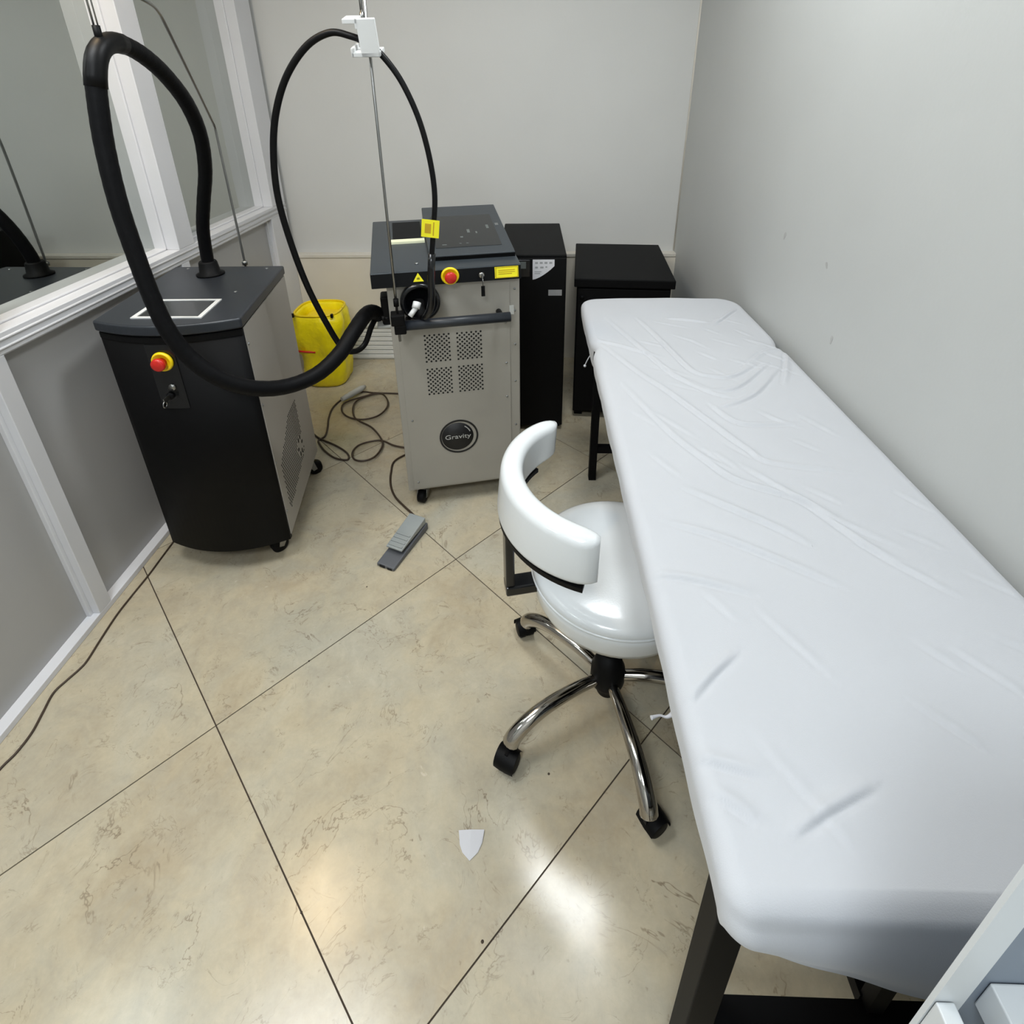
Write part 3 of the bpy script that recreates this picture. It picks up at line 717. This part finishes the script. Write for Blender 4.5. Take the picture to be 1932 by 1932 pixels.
# ------------------------------------------------------------------ black tower behind the laser
ups = thing("power_unit", (0.01, 2.57, 0), "tall black power unit tower with white corner sticker behind the laser machine", "power unit")
rbox("body", M_BLACK, ups, -0.125, 0.160, 2.275, 2.88, 0.02, 0.866, 0.004)
fr = rbox("front_panel", M_DEEP, ups, -0.123, 0.158, 2.262, 2.276, 0.03, 0.856, 0.003)
for x in (-0.10, 0.13):
    for y in (2.32, 2.84): rbox("foot", M_DEEP, ups, x - 0.02, x + 0.02, y - 0.02, y + 0.02, 0.0, 0.021)
dp = rbox("display_panel", M_GLOSSBLACK, ups, -0.115, 0.005, 2.258, 2.264, 0.775, 0.850, 0.002)
rbox("lcd", M_LCD, dp, -0.065, -0.012, 2.2565, 2.2590, 0.812, 0.842)
st = [(0.016, 0.850), (0.016, 0.762)]
for k in range(1, 8):
    a = k / 8
    st.append((0.016 + 0.088 * a, 0.762 + 0.055 * a ** 1.5))
st += [(0.108, 0.822), (0.108, 0.850)]
n = len(st)
cs = MB().add([(x, 2.2622, z) for x, z in st] + [(x, 2.2608, z) for x, z in st], [tuple(range(n)), tuple(reversed(range(n, 2*n)))] + [(i, (i+1) % n, (i+1) % n + n, i + n) for i in range(n)]).build("corner_sticker", M_PAPER, fr)
pr = MB()
for (x, z, w, h) in ((0.026, 0.832, 0.012, 0.008), (0.046, 0.832, 0.012, 0.008), (0.066, 0.832, 0.012, 0.008), (0.086, 0.832, 0.012, 0.008), (0.026, 0.812, 0.012, 0.008), (0.048, 0.812, 0.014, 0.008), (0.070, 0.815, 0.008, 0.006), (0.024, 0.796, 0.03, 0.003), (0.024, 0.788, 0.024, 0.003)):
    pr.box(x, x + w, 2.2602, 2.2610, z, z + h)
pr.build("sticker_print", mat("pale_print", srgb(150, 152, 154), 0.7), cs)
sk = MB().box(0.084, 0.142, 2.2602, 2.2625, 0.690, 0.716).build("rating_sticker", mat("silver_sticker", srgb(140, 140, 140), 0.5), fr)

# ------------------------------------------------------------------ black cabinet in the corner
cab = thing("black_cabinet", (0.452, 2.665, 0), "low black cabinet in the back right corner behind the bed head", "cabinet", math.radians(-5))
CM = cab.matrix_world.copy()
rbox("body", M_BLACK, cab, -0.208, 0.208, -0.292, 0.300, 0.03, 0.690, 0.003, CM)
rbox("top", M_BLACK, cab, -0.222, 0.222, -0.315, 0.310, 0.690, 0.730, 0.004, CM)
dr = rbox("door", M_DEEP, cab, -0.205, 0.205, -0.307, -0.292, 0.045, 0.682, 0.003, CM)
MB().lathe([(0.010, 0), (0.010, 0.004), (0.006, 0.008), (0, 0.008)], (-0.185, -0.307, 0.640), (0, -1, 0), 14).xform(CM).build("lock", M_BLACK, dr)
for x in (-0.18, 0.18):
    for y in (-0.25, 0.26): rbox("foot", M_DEEP, cab, x - 0.02, x + 0.02, y - 0.02, y + 0.02, 0, 0.031, 0.0, CM)

# ------------------------------------------------------------------ white slatted grille low on the back wall
gr = thing("ventilation_grille", (-0.9, 3.04, 0), "low white slatted grille at the foot of the back wall", "grille")
rbox("frame", M_WHITEP, gr, -1.16, -0.50, YB - 0.026, YB - 0.001, 0.0, 0.215, 0.002)
for k in range(7):
    z = 0.012 + k * 0.029
    rbox("slat", M_WHITEP, gr, -1.15, -0.51, YB - 0.036, YB - 0.025, z, z + 0.024, 0.002)
rbox("cap", M_PALEG, gr, -1.165, -0.495, YB - 0.044, YB - 0.001, 0.215, 0.232, 0.002)

# ------------------------------------------------------------------ bin with yellow bag
bn = thing("waste_bin", (-1.135, 2.78, 0), "bin lined with a bright yellow bag beside the left partition", "bin")
def bag_ring(cx, cy, rx, ry, z, n=56, e=3.2, seed=0, amp=0.0):
    pts = []
    for k in range(n):
        a = 2 * math.pi * k / n
        c, s = math.cos(a), math.sin(a)
        r = (abs(c)**e + abs(s)**e) ** (-1.0/e)
        d = 1 + amp * noise.noise(Vector((c*3 + seed, s*3, z*9)))
        pts.append((cx + rx*r*c*d, cy + ry*r*s*d, z))
    return pts
def bag_mesh(levels, n=56):
    vs = []; fs = []
    for (rx, ry, z, amp) in levels: vs += bag_ring(-1.135, 2.78, rx, ry, z, n, 3.2, 1.3, amp)
    for i in range(len(levels) - 1):
        for k in range(n):
            j = (k + 1) % n
            fs.append((i*n+k, i*n+j, (i+1)*n+j, (i+1)*n+k))
    fs.append(tuple(reversed(range(n))))
    return MB().add(vs, fs, True)
rbox("inner_bin", M_YELLOW, bn, -1.22, -1.05, 2.69, 2.87, 0.012, 0.40, 0.02)
bag = bag_mesh([(0.100, 0.105, 0.004, 0.05), (0.112, 0.115, 0.02, 0.08), (0.118, 0.122, 0.08, 0.18), (0.122, 0.126, 0.14, 0.20), (0.121, 0.125, 0.19, 0.07), (0.131, 0.134, 0.21, 0.10), (0.136, 0.140, 0.27, 0.26), (0.138, 0.142, 0.33, 0.26), (0.134, 0.138, 0.39, 0.20), (0.126, 0.128, 0.425, 0.05), (0.118, 0.120, 0.43, 0.02), (0.108, 0.11, 0.415, 0.0), (0.10, 0.10, 0.34, 0.0), (0.098, 0.098, 0.30, 0.0)]).build("bin_bag", M_BAG, bn)
rim = MB().tube([(*p[:2], 0.433) for p in bag_ring(-1.135, 2.78, 0.121, 0.124, 0.433, 40)] + [bag_ring(-1.135, 2.78, 0.121, 0.124, 0.433, 40)[0]], 0.006, 8).build("rim", M_YELLOW, bn)
for (x, y) in ((-1.24, 2.665), (-1.03, 2.66)): rbox("clip", M_DEEP, rim, x - 0.006, x + 0.006, y - 0.008, y + 0.008, 0.425, 0.446, 0.002)
MB().tube([(-1.245, 2.652, 0.235), (-1.195, 2.648, 0.232), (-1.145, 2.648, 0.230)], 0.006, 6).build("red_stripe", M_RED, bag)

# ------------------------------------------------------------------ treatment bed
BX0, BX1, BY0, BY1, BZ = 0.206, 0.805, 0.272, 2.06, 0.752
bed = thing("treatment_bed", (0.5, 1.17, 0), "black steel treatment bed frame under a white sheet along the right wall", "bed")
rbox("mattress", M_DEEP, bed, BX0 + 0.006, BX1 - 0.006, BY0 + 0.006, BY1 - 0.006, 0.668, BZ - 0.010, 0.02)
rbox("side_rail", M_BLACK, bed, 0.232, 0.262, 0.33, 1.93, 0.632, 0.667)
rbox("side_rail", M_BLACK, bed, 0.752, 0.782, 0.33, 1.93, 0.632, 0.667)
for y in (0.33, 1.10, 1.90): rbox("cross_rail", M_BLACK, bed, 0.262, 0.752, y, y + 0.03, 0.632, 0.667)
for (x, y, w) in ((0.228, 0.325, 0.040), (0.748, 0.325, 0.040), (0.252, 1.885, 0.030), (0.748, 1.885, 0.030)):
    rbox("leg", M_BLACK, bed, x, x + w, y, y + w, 0.0, 0.632, 0.002)
rbox("stretcher", M_BLACK, bed, 0.268, 0.748, 0.330, 0.360, 0.222, 0.255)
rbox("stretcher", M_BLACK, bed, 0.282, 0.748, 1.890, 1.915, 0.135, 0.165)
rbox("stretcher", M_BLACK, bed, 0.495, 0.525, 0.360, 1.890, 0.242, 0.268)
for y in (0.345, 1.9): rbox("drop_bar", M_BLACK, bed, 0.498, 0.522, y, y + 0.02, 0.15 if y > 1 else 0.26, 0.632)

# ------------------------------------------------------------------ fitted sheet
sheet = thing("fitted_sheet", (0.5, 1.17, 0.70), "wrinkled white cotton sheet drawn over the treatment bed", "sheet")
WR = [[(0.275,1.843),(0.363,1.555),(0.414,1.405),(0.488,1.306),(0.531,1.281)],
[(0.204,1.702),(0.310,1.438),(0.374,1.314),(0.444,1.158),(0.492,1.052),(0.529,1.000),(0.679,0.971)],
[(0.259,1.361),(0.332,1.127),(0.391,1.004),(0.434,0.939),(0.535,0.882),(0.588,0.818),(0.652,0.764)],
[(0.262,0.819),(0.343,0.783),(0.423,0.731),(0.512,0.669)],
[(0.384,1.828),(0.425,1.646),(0.464,1.448),(0.493,1.406)],
[(0.483,1.406),(0.568,1.394),(0.680,1.484)],
[(0.490,1.315),(0.567,1.333),(0.711,1.484)],
[(0.486,1.225),(0.600,1.296),(0.726,1.450)],
[(0.468,1.241),(0.498,1.168),(0.546,1.148),(0.646,1.158)],
[(0.491,1.833),(0.621,1.794)],
[(0.640,1.780),(0.762,1.926)],
[(0.320,0.916),(0.389,0.859),(0.454,0.808),(0.499,0.765)],
[(0.215,0.481),(0.258,0.519),(0.302,0.552)],
[(0.208,0.416),(0.228,0.409),(0.280,0.395)],
[(0.293,0.338),(0.337,0.358),(0.406,0.386)],
[(0.209,0.696),(0.268,0.685),(0.362,0.655)],
[(0.208,0.382),(0.233,0.366),(0.257,0.349)],
[(0.460,0.988),(0.543,0.871),(0.608,0.749),(0.684,0.661)],
[(0.215,1.66),(0.30,1.60),(0.40,1.52)],[(0.80,1.60),(0.72,1.56),(0.62,1.45)],[(0.80,1.58),(0.745,1.45),(0.70,1.36)]]
import numpy as np
def build_sheet():
    x0, x1, y0, y1 = BX0 - 0.004, BX1 + 0.002, BY0 - 0.004, BY1 + 0.004
    cx, cy = (x0 + x1) / 2, (y0 + y1) / 2; hw, hl = (x1 - x0) / 2, (y1 - y0) / 2
    # rounded rectangle outline, counter-clockwise, evenly spaced
    rads = {'nl': 0.030, 'nr': 0.030, 'fr': 0.085, 'fl': 0.060}
    raw = []
    def arc(px, py, r, a0, a1):
        for i in range(25):
            a = a0 + (a1 - a0) * i / 24; raw.append((px + r*math.cos(a), py + r*math.sin(a)))
    arc(x0 + rads['nl'], y0 + rads['nl'], rads['nl'], math.pi, 1.5*math.pi)
    arc(x1 - rads['nr'], y0 + rads['nr'], rads['nr'], 1.5*math.pi, 2*math.pi)
    arc(x1 - rads['fr'], y1 - rads['fr'], rads['fr'], 0, 0.5*math.pi)
    arc(x0 + rads['fl'], y1 - rads['fl'], rads['fl'], 0.5*math.pi, math.pi)
    raw.append(raw[0])
    P = np.array(raw); seg = np.hypot(*(P[1:] - P[:-1]).T); s = np.concatenate([[0], np.cumsum(seg)])
    M = 1250
    # denser towards the near end where the picture shows most of it
    u = np.linspace(0, s[-1], M, endpoint=False)
    bx = np.interp(u, s, P[:, 0]); by = np.interp(u, s, P[:, 1])
    # medial line
    qy = np.clip(by, y0 + hw, y1 - hw); qx = np.full_like(qy, cx)
    nx = np.gradient(np.concatenate([bx[-1:], bx, bx[:1]]))[1:-1]; ny = np.gradient(np.concatenate([by[-1:], by, by[:1]]))[1:-1]
    ln = np.hypot(nx, ny); ox, oy = ny / ln, -nx / ln            # outward
    rings = []
    er = 0.022                                                   # edge roll
    K = 88
    def dome(px, py):
        return BZ + 0.006 * np.clip(1 - ((px - cx)/hw)**2, 0, 1)
    for k in range(K + 1):
        rho = k / K
        ex = bx - ox*er; ey = by - oy*er
        px = qx + (ex - qx)*rho; py = qy + (ey - qy)*rho
        rings.append([px, py, dome(px, py)])
    for a in (22, 45, 68, 90):
        t = math.radians(a)
        rings.append([bx - ox*er*(1 - math.sin(t)), by - oy*er*(1 - math.sin(t)), np.full(M, BZ - er*(1 - math.cos(t)))])
    # skirt: hem height varies round the bed
    near = np.clip((y0 + 0.03 - by) / 0.03, 0, 1)
    hem = 0.654 + 0.0015*np.sin(u*9) + 0.001*np.sin(u*31 + 1)
    xx = (bx - x0) / (x1 - x0)
    hem_near = 0.698 - 0.16*np.clip(xx*2.1, 0, 1)
    hem = hem*(1 - near) + hem_near*near
    NS = 12
    for k in range(1, NS + 1):
        t = k / NS
        z = (BZ - er)*(1 - t) + hem*t
        fold = (0.0010*np.sin(u*17) + 0.0008*np.sin(u*53 + 2)) * t
        inn = -0.012*t*t*(1 - near) - 0.004*t*near
        off = np.where(bx > x1 - 0.02, -0.010*t, inn + fold)
        bulge = 0.010*np.sin(math.pi*min(1, t*1.1))*near
        rings.append([bx + ox*(off + bulge), by + oy*(off + bulge), z])
    X = np.array([r[0] for r in rings]); Y = np.array([r[1] for r in rings]); Z = np.array([r[2] for r in rings])
    # pinch where the drawstring ties the head end
    pin = np.exp(-((Y - 1.62)/0.035)**2) * np.clip(np.abs(X - cx)/hw - 0.8, 0, 1) * 5
    X = X - np.sign(X - cx)*0.012*pin
    Z = Z - 0.004*pin*(Z > BZ - 0.03)
    # folds in the cloth
    H = np.zeros_like(X)
    rs = np.random.RandomState(3)
    extra = []
    for w in range(44):
        a = rs.uniform(0.25, 0.75); yy = rs.uniform(0.35, 1.9); an = rs.uniform(-1.1, -0.5); l = rs.uniform(0.05, 0.14)
        extra.append(([(a, yy), (a + l*math.cos(an), yy + l*math.sin(an))], 0.0016))
    for wl_, amp in [(w, 0.0046) for w in WR] + extra:
        sp = smooth_path([(p[0], p[1], 0) for p in wl_], 6)
        A = np.array([(p.x, p.y) for p in sp])
        lo = A.min(0) - 0.04; hi = A.max(0) + 0.04
        mk = (X > lo[0]) & (X < hi[0]) & (Y > lo[1]) & (Y < hi[1])
        x_, y_ = X[mk], Y[mk]
        best = np.full(x_.shape, 1e9); sign = np.zeros(x_.shape); par = np.zeros(x_.shape)
        L = len(A) - 1
        for i in range(L):
            d = A[i+1] - A[i]; l2 = d @ d
            if l2 < 1e-10: continue
            t = np.clip(((x_ - A[i, 0])*d[0] + (y_ - A[i, 1])*d[1]) / l2, 0, 1)
            ex = x_ - A[i, 0] - t*d[0]; ey = y_ - A[i, 1] - t*d[1]
            q = ex*ex + ey*ey
            m = q < best
            best = np.where(m, q, best); sign = np.where(m, np.sign(d[0]*ey - d[1]*ex), sign); par = np.where(m, (i + t)/L, par)
        dist = np.sqrt(best)*sign
        env = np.sin(np.clip(par, 0.02, 0.98)*math.pi)**0.6
        sg = 0.0055
        H[mk] += env*amp*(np.exp(-((dist - 0.003)/(sg*1.5))**2) - 0.95*np.exp(-((dist + 0.006)/(sg*0.75))**2))
    H += 0.0012*np.sin(X*31 + Y*17) * np.sin(Y*9 + 1) * 0.8
    # broad soft undulation
    topmask = np.clip((Z - (BZ - 0.012))/0.012, 0, 1)
    Z = Z + H*topmask
    V = np.stack([X, Y, Z], -1).reshape(-1, 3)
    R_ = len(rings); faces = []
    for k in range(R_ - 1):
        for i in range(M):
            j = (i + 1) % M
            faces.append((k*M+i, k*M+j, (k+1)*M+j, (k+1)*M+i))
    me = bpy.data.meshes.new("cloth")
    me.from_pydata(V.tolist(), [], faces)
    bm = bmesh.new(); bm.from_mesh(me)
    bmesh.ops.remove_doubles(bm, verts=bm.verts, dist=1e-5)
    bmesh.ops.recalc_face_normals(bm, faces=bm.faces)
    bm.to_mesh(me); bm.free()
    me.polygons.foreach_set("use_smooth", [True]*len(me.polygons))
    me.materials.append(M_SHEET)
    o = bpy.data.objects.new("cloth", me); COL.objects.link(o)
    o.parent = sheet; o.matrix_parent_inverse = sheet.matrix_world.inverted()
    return o
cloth = build_sheet()
tie = smooth_path([(0.214, 1.70, 0.685), (0.205, 1.705, 0.665), (0.198, 1.71, 0.645), (0.194, 1.712, 0.632)], 5)
MB().tube(tie, 0.0018, 6).sphere((0.194, 1.712, 0.630), 0.005, 10, 6).build("drawstring", M_PAPER, sheet)
tie = smooth_path([(0.262, 0.628, 0.655), (0.262, 0.625, 0.56), (0.256, 0.620, 0.512), (0.243, 0.616, 0.500), (0.230, 0.617, 0.502), (0.214, 0.612, 0.503)], 6)
MB().tube(tie, 0.0055, 7, True, [0.004 + 0.002 * math.sin(i * 0.21) for i in range(31)]).build("drawstring", M_PAPER, sheet)

# ------------------------------------------------------------------ swivel stool
SC = Vector((0.205, 0.955))
stool = thing("swivel_stool", (SC.x, SC.y, 0), "white leatherette swivel stool with curved arm rest and chrome five-star base", "stool")
ST = 0.530
seat = MB().lathe([(0, 0.428), (0.17, 0.428), (0.186, 0.436), (0.192, 0.452), (0.195, 0.480), (0.196, 0.503)], (SC.x, SC.y, 0), 'Z', 64).build("seat_base", M_LEATHER, stool)
MB().lathe([(0.19, 0.503), (0.1975, 0.505), (0.199, 0.510), (0.195, 0.520), (0.185, 0.527), (0.165, 0.532), (0.12, 0.5375), (0.06, 0.540), (0, 0.541)], (SC.x, SC.y, 0), 'Z', 64).build("seat", M_LEATHER, stool)
MB().tube([(SC.x + 0.1975*math.cos(2*math.pi*k/72), SC.y + 0.1975*math.sin(2*math.pi*k/72), 0.505) for k in range(73)], 0.0035, 8).build("piping", M_LEATHER, seat)
# curved pad
AC = Vector((0.170, 0.950)); R0, R1 = 0.186, 0.234; PZ0, PZ1 = 0.675, 0.792
sec = []
def rrect(hw, hh, r, n=6):
    out = []
    for (cx, cy, a0) in ((hw - r, hh - r, 0), (-hw + r, hh - r, 90), (-hw + r, -hh + r, 180), (hw - r, -hh + r, 270)):
        for i in range(n + 1):
            a = math.radians(a0 + 90 * i / n); out.append((cx + r*math.cos(a), cy + r*math.sin(a)))
    return out
NA = 48; vs = []; fs = []
for i in range(NA + 1):
    t = i / NA
    e = min(t, 1 - t) * NA
    sc = 1.0 if e >= 4 else math.sqrt(max(0.0, 1 - ((4 - e)/4.2)**2))
    a = math.radians(121 + (258 - 121) * t)
    zc = (PZ0 + PZ1)/2; hh = (PZ1 - PZ0)/2 * (1.0 - 0.16*abs(2*t - 1)**3)
    for (dx, dz) in rrect((R1 - R0)/2 * max(0.35, sc), hh * (0.90 + 0.10*sc), 0.019 * max(0.35, sc)):
        r = (R0 + R1)/2 + dx - dz*0.10
        vs.append((AC.x + r*math.cos(a), AC.y + r*math.sin(a), zc + dz))
m = len(rrect(1, 1, 0.1))
for i in range(NA):
    for k in range(m):
        j = (k + 1) % m
        fs.append((i*m+k, i*m+j, (i+1)*m+j, (i+1)*m+k))
fs.append(tuple(range(m))); fs.append(tuple(reversed(range(NA*m, NA*m+m))))
pad = MB().add(vs, fs, True).build("arm_pad", M_LEATHER, stool)
# dark base strip under the pad
vs = []; fs = []
for i in range(31):
    a = math.radians(140 + 112*i/30)
    for (r, z) in ((R0 + 0.006, PZ0 - 0.004), (R1 + 0.002, PZ0 - 0.004), (R1 + 0.002, PZ0 + 0.006), (R0 + 0.006, PZ0 + 0.006)):
        vs.append((AC.x + r*math.cos(a), AC.y + r*math.sin(a), z))
for i in range(30):
    for k in range(4):
        fs.append((i*4+k, i*4+(k+1) % 4, (i+1)*4+(k+1) % 4, (i+1)*4+k))
fs += [(0,1,2,3), (123,122,121,120)]
MB().add(vs, fs).build("pad_base", M_DEEP, pad)
# flat bracket from pad to seat
ba = math.radians(192)
T = Matrix.Translation((AC.x, AC.y, 0)) @ Matrix.Rotation(ba, 4, 'Z')
MB().box(R1 - 0.026, R1 - 0.006, -0.018, 0.018, 0.500, 0.690).box(0.150, R1 - 0.006, -0.020, 0.020, 0.474, 0.500).xform(T).build("bracket", M_GLOSSBLACK, stool, 0.004)
# column, hub
MB().lathe([(0.085, 0.405), (0.085, 0.417), (0.10, 0.427)], (SC.x, SC.y, 0), 'Z', 28).build("seat_plate", M_DEEP, stool)
MB().lathe([(0.019, 0.20), (0.019, 0.30), (0.014, 0.301), (0.014, 0.41)], (SC.x, SC.y, 0), 'Z', 24).build("gas_column", M_DEEP, stool)
hub = MB().lathe([(0, 0.062), (0.026, 0.062), (0.028, 0.095), (0.041, 0.097), (0.044, 0.110), (0.043, 0.150), (0.036, 0.165), (0.030, 0.205), (0, 0.205)], (SC.x, SC.y, 0), 'Z', 32).build("hub", M_DEEP, stool)
for k in range(5):
    a = math.radians(-150.4 + 72*k)
    T = Matrix.Translation((SC.x, SC.y, 0)) @ Matrix.Rotation(a, 4, 'Z')
    leg = MB().tube(smooth_path([(0.030, 0, 0.122), (0.10, 0, 0.132), (0.18, 0, 0.128), (0.235, 0, 0.112), (0.272, 0, 0.086), (0.285, 0, 0.066)], 6), 0.0145, 14, True, [0.0135 + 0.0075*(i/30)**0.8 for i in range(31)]).xform(T).build("leg", M_CHROME, stool)
    sw_ = 0.6 + 1.3*k
    C = T @ Matrix.Translation((0.285, 0, 0)) @ Matrix.Rotation(sw_, 4, 'Z')
    cs_ = MB()
    # hood over twin wheels
    hn = 10; vs = []; fs = []
    for y in (-0.026, -0.008, 0.008, 0.026):
        rad = 0.0275 if abs(y) > 0.01 else 0.029
        for i in range(hn + 1):
            an = math.radians(-15 + 190*i/hn)
            vs.append((0.016 + rad*math.cos(an), y, 0.026 + rad*math.sin(an)))
    for q in range(3):
        for i in range(hn):
            fs.append((q*(hn+1)+i, q*(hn+1)+i+1, (q+1)*(hn+1)+i+1, (q+1)*(hn+1)+i))
    cs_.add(vs, fs, True).lathe([(0.0075, 0.05), (0.0075, 0.072)], (0, 0, 0), 'Z', 12).box(-0.01, 0.026, -0.004, 0.004, 0.02, 0.056)
    co = cs_.xform(C).build("caster", M_DEEP, leg)
    MB().lathe([(0.004, -0.024), (0.020, -0.024), (0.0252, -0.020), (0.0252, -0.006), (0.02, -0.004), (0.02, 0.004), (0.0252, 0.006), (0.0252, 0.020), (0.020, 0.024), (0.004, 0.024)], (0.016, 0, 0.0252), 'Y', 24).xform(C).build("wheel", M_DEEP, co)

# ------------------------------------------------------------------ foot pedal
ped = thing("foot_pedal", (-0.45, 1.51, 0), "grey metal foot pedal switch with cord on the floor in front of the laser", "pedal", math.radians(-22))
PM = ped.matrix_world.copy()
def pmb(mb, name, m, parent=ped, bevel=0.0): return mb.xform(PM).build(name, m, parent, bevel)
pmb(MB().add([(-0.036,-0.118,0),(0.036,-0.118,0),(0.036,0.105,0),(-0.036,0.105,0),(-0.036,-0.118,0.014),(0.036,-0.118,0.014),(0.036,0.105,0.030),(-0.036,0.105,0.030)],
    [(0,3,2,1),(4,5,6,7),(0,1,5,4),(1,2,6,5),(2,3,7,6),(3,0,4,7)]), "base", M_PEDALD, ped, 0.004)
pmb(MB().box(-0.024, -0.002, -0.1195, -0.112, 0.003, 0.012).box(0.008, 0.026, -0.1195, -0.112, 0.002, 0.010), "toe_slot", M_HOLE)
pmb(MB().add([(-0.033,-0.062,0.036),(0.033,-0.062,0.036),(0.034,0.095,0.034),(-0.034,0.095,0.034),(-0.033,-0.062,0.043),(0.033,-0.062,0.043),(0.034,0.095,0.062),(-0.034,0.095,0.062)],
    [(0,3,2,1),(4,5,6,7),(0,1,5,4),(1,2,6,5),(2,3,7,6),(3,0,4,7)]), "treadle", M_PEDALG, ped, 0.003)
rb = MB()
for k in range(4):
    y = -0.055 + k*0.017; z = 0.0435 + (y + 0.062)*0.12
    rb.box(-0.028, 0.028, y, y + 0.007, z - 0.002, z + 0.0028)
pmb(rb, "tread_ribs", M_PEDALG)
pmb(MB().box(-0.030, 0.030, 0.04, 0.09, 0.02, 0.04), "hinge", M_PEDALD)
PEDC = [(-0.592,2.010),(-0.595,1.928),(-0.577,1.840),(-0.543,1.768),(-0.495,1.712),(-0.429,1.644)]
pcd = [(x, y, 0.005) for x, y in PEDC] + [(-0.418, 1.618, 0.016)]
MB().tube(smooth_path([(-0.50, 2.10, 0.005)] + pcd, 8), 0.0042, 8).build("cord", M_BROWNCORD, ped)

# ------------------------------------------------------------------ cords on the floor
def cord(pts, z, name, label, r=0.0045):
    path = smooth_path([(x, y, z) for x, y in pts], 7)
    t = thing(name, (pts[0][0], pts[0][1], 0), label, "cord")
    MB().tube(path, r, 8).build("cable", M_BROWNCORD, t)
    return t
CORDW = [(-1.307,1.520),(-1.304,1.419),(-1.302,1.356),(-1.304,1.275),(-1.304,1.199),(-1.295,1.115),(-1.286,1.047),(-1.289,1.019),(-1.301,0.985),(-1.310,0.949),(-1.297,0.896),(-1.285,0.847),(-1.285,0.799),(-1.294,0.763),(-1.301,0.686),(-1.30,0.40)]
cord(CORDW, 0.003, "extension_cord", "dark thin cord lying along the foot of the left partition", 0.0030)
CORDA = [(-1.067,2.224),(-1.038,2.212),(-0.996,2.175),(-0.903,2.120),(-0.842,2.074),(-0.813,2.037),(-0.813,2.008),(-0.871,2.022),(-0.933,2.073),(-0.982,2.135),(-0.991,2.159),(-0.974,2.192),(-0.984,2.259),(-1.010,2.357),(-1.020,2.453),(-0.997,2.544),(-0.952,2.613),(-0.900,2.619),(-0.842,2.608),(-0.765,2.604),(-0.70,2.60)]
cord(CORDA, 0.0045, "extension_cord", "brown cord running from behind the cooling machine with a narrow folded loop")
CORDB = [(-0.837,2.587),(-0.882,2.555),(-0.949,2.508),(-0.972,2.463),(-0.951,2.395),(-0.900,2.345),(-0.830,2.327),(-0.767,2.355),(-0.737,2.416),(-0.740,2.495),(-0.786,2.577),(-0.834,2.576),(-0.889,2.539),(-0.913,2.493),(-0.906,2.424),(-0.876,2.349),(-0.835,2.309),(-0.761,2.253),(-0.695,2.162),(-0.675,2.099),(-0.688,2.024),(-0.728,1.991),(-0.775,2.001),(-0.799,2.052),(-0.787,2.106),(-0.740,2.138),(-0.687,2.146),(-0.622,2.108),(-0.56,2.09)]
cb = thing("extension_cord", (-0.8, 2.3, 0), "coiled brown cord with pale plug on the floor beside the laser machine", "cord")
MB().tube(smooth_path([(x, y, 0.013) for x, y in CORDB], 7), 0.0045, 8).build("cable", M_BROWNCORD, cb)
MB().tube([(-0.985, 2.500, 0.026), (-0.955, 2.545, 0.028), (-0.915, 2.612, 0.028), (-0.90, 2.64, 0.026)], 0.016, 12, True, [0.012, 0.017, 0.017, 0.010]).build("plug", M_PALEG, cb)

# ------------------------------------------------------------------ scrap of paper
pts = [(-0.155,0.665),(-0.150,0.640),(-0.143,0.627),(-0.126,0.613),(-0.109,0.628),(-0.101,0.645),(-0.098,0.667),(-0.127,0.6655)]
n = len(pts)
zt = [0.004, 0.0015, 0.001, 0.001, 0.0015, 0.002, 0.005, 0.0075]
cidx = (-0.126, 0.641)
vs = [(x, y, z) for (x, y), z in zip(pts, zt)] + [(x, y, z + 0.0004) for (x, y), z in zip(pts, zt)]
fs = []
# folded along the middle (point 7 to point 3)
for ring_ in (0, n):
    fs += [tuple(ring_ + i for i in (7, 0, 1, 2, 3)), tuple(ring_ + i for i in (3, 4, 5, 6, 7))]
fs += [(i, (i+1) % n, (i+1) % n + n, i + n) for i in range(n)]
tag(MB().add(vs, fs).build("paper_scrap", M_PAPER), "small white folded paper scrap lying on the marble floor", "paper")

# ------------------------------------------------------------------ white trolley (near right corner)
tr = thing("white_trolley", (0.45, 0.0, 0), "white shelf trolley corner beside the foot of the bed in the foreground", "trolley")
for (x, y) in ((0.252, 0.150), (0.728, 0.150), (0.252, -0.24), (0.728, -0.24)):
    rbox("post", M_TROLLEY, tr, x, x + 0.019, y, y + 0.003, 0.0, 1.19)
rbox("back_board", M_TROLLEYG, tr, 0.271, 0.728, 0.154, 0.160, 0.30, 1.18)
rbox("shelf", M_TROLLEY, tr, 0.283, 0.728, -0.222, 0.1535, 0.972, 1.002, 0.001)
rbox("shelf", M_TROLLEY, tr, 0.290, 0.728, -0.222, 0.1535, 0.30, 0.318)
rbox("side_panel", M_TROLLEY, tr, 0.2525, 0.2640, -0.222, 0.1495, 0.30, 0.986, 0.001)
rbox("side_panel", M_TROLLEY, tr, 0.7345, 0.7455, -0.222, 0.1495, 0.30, 0.986, 0.001)
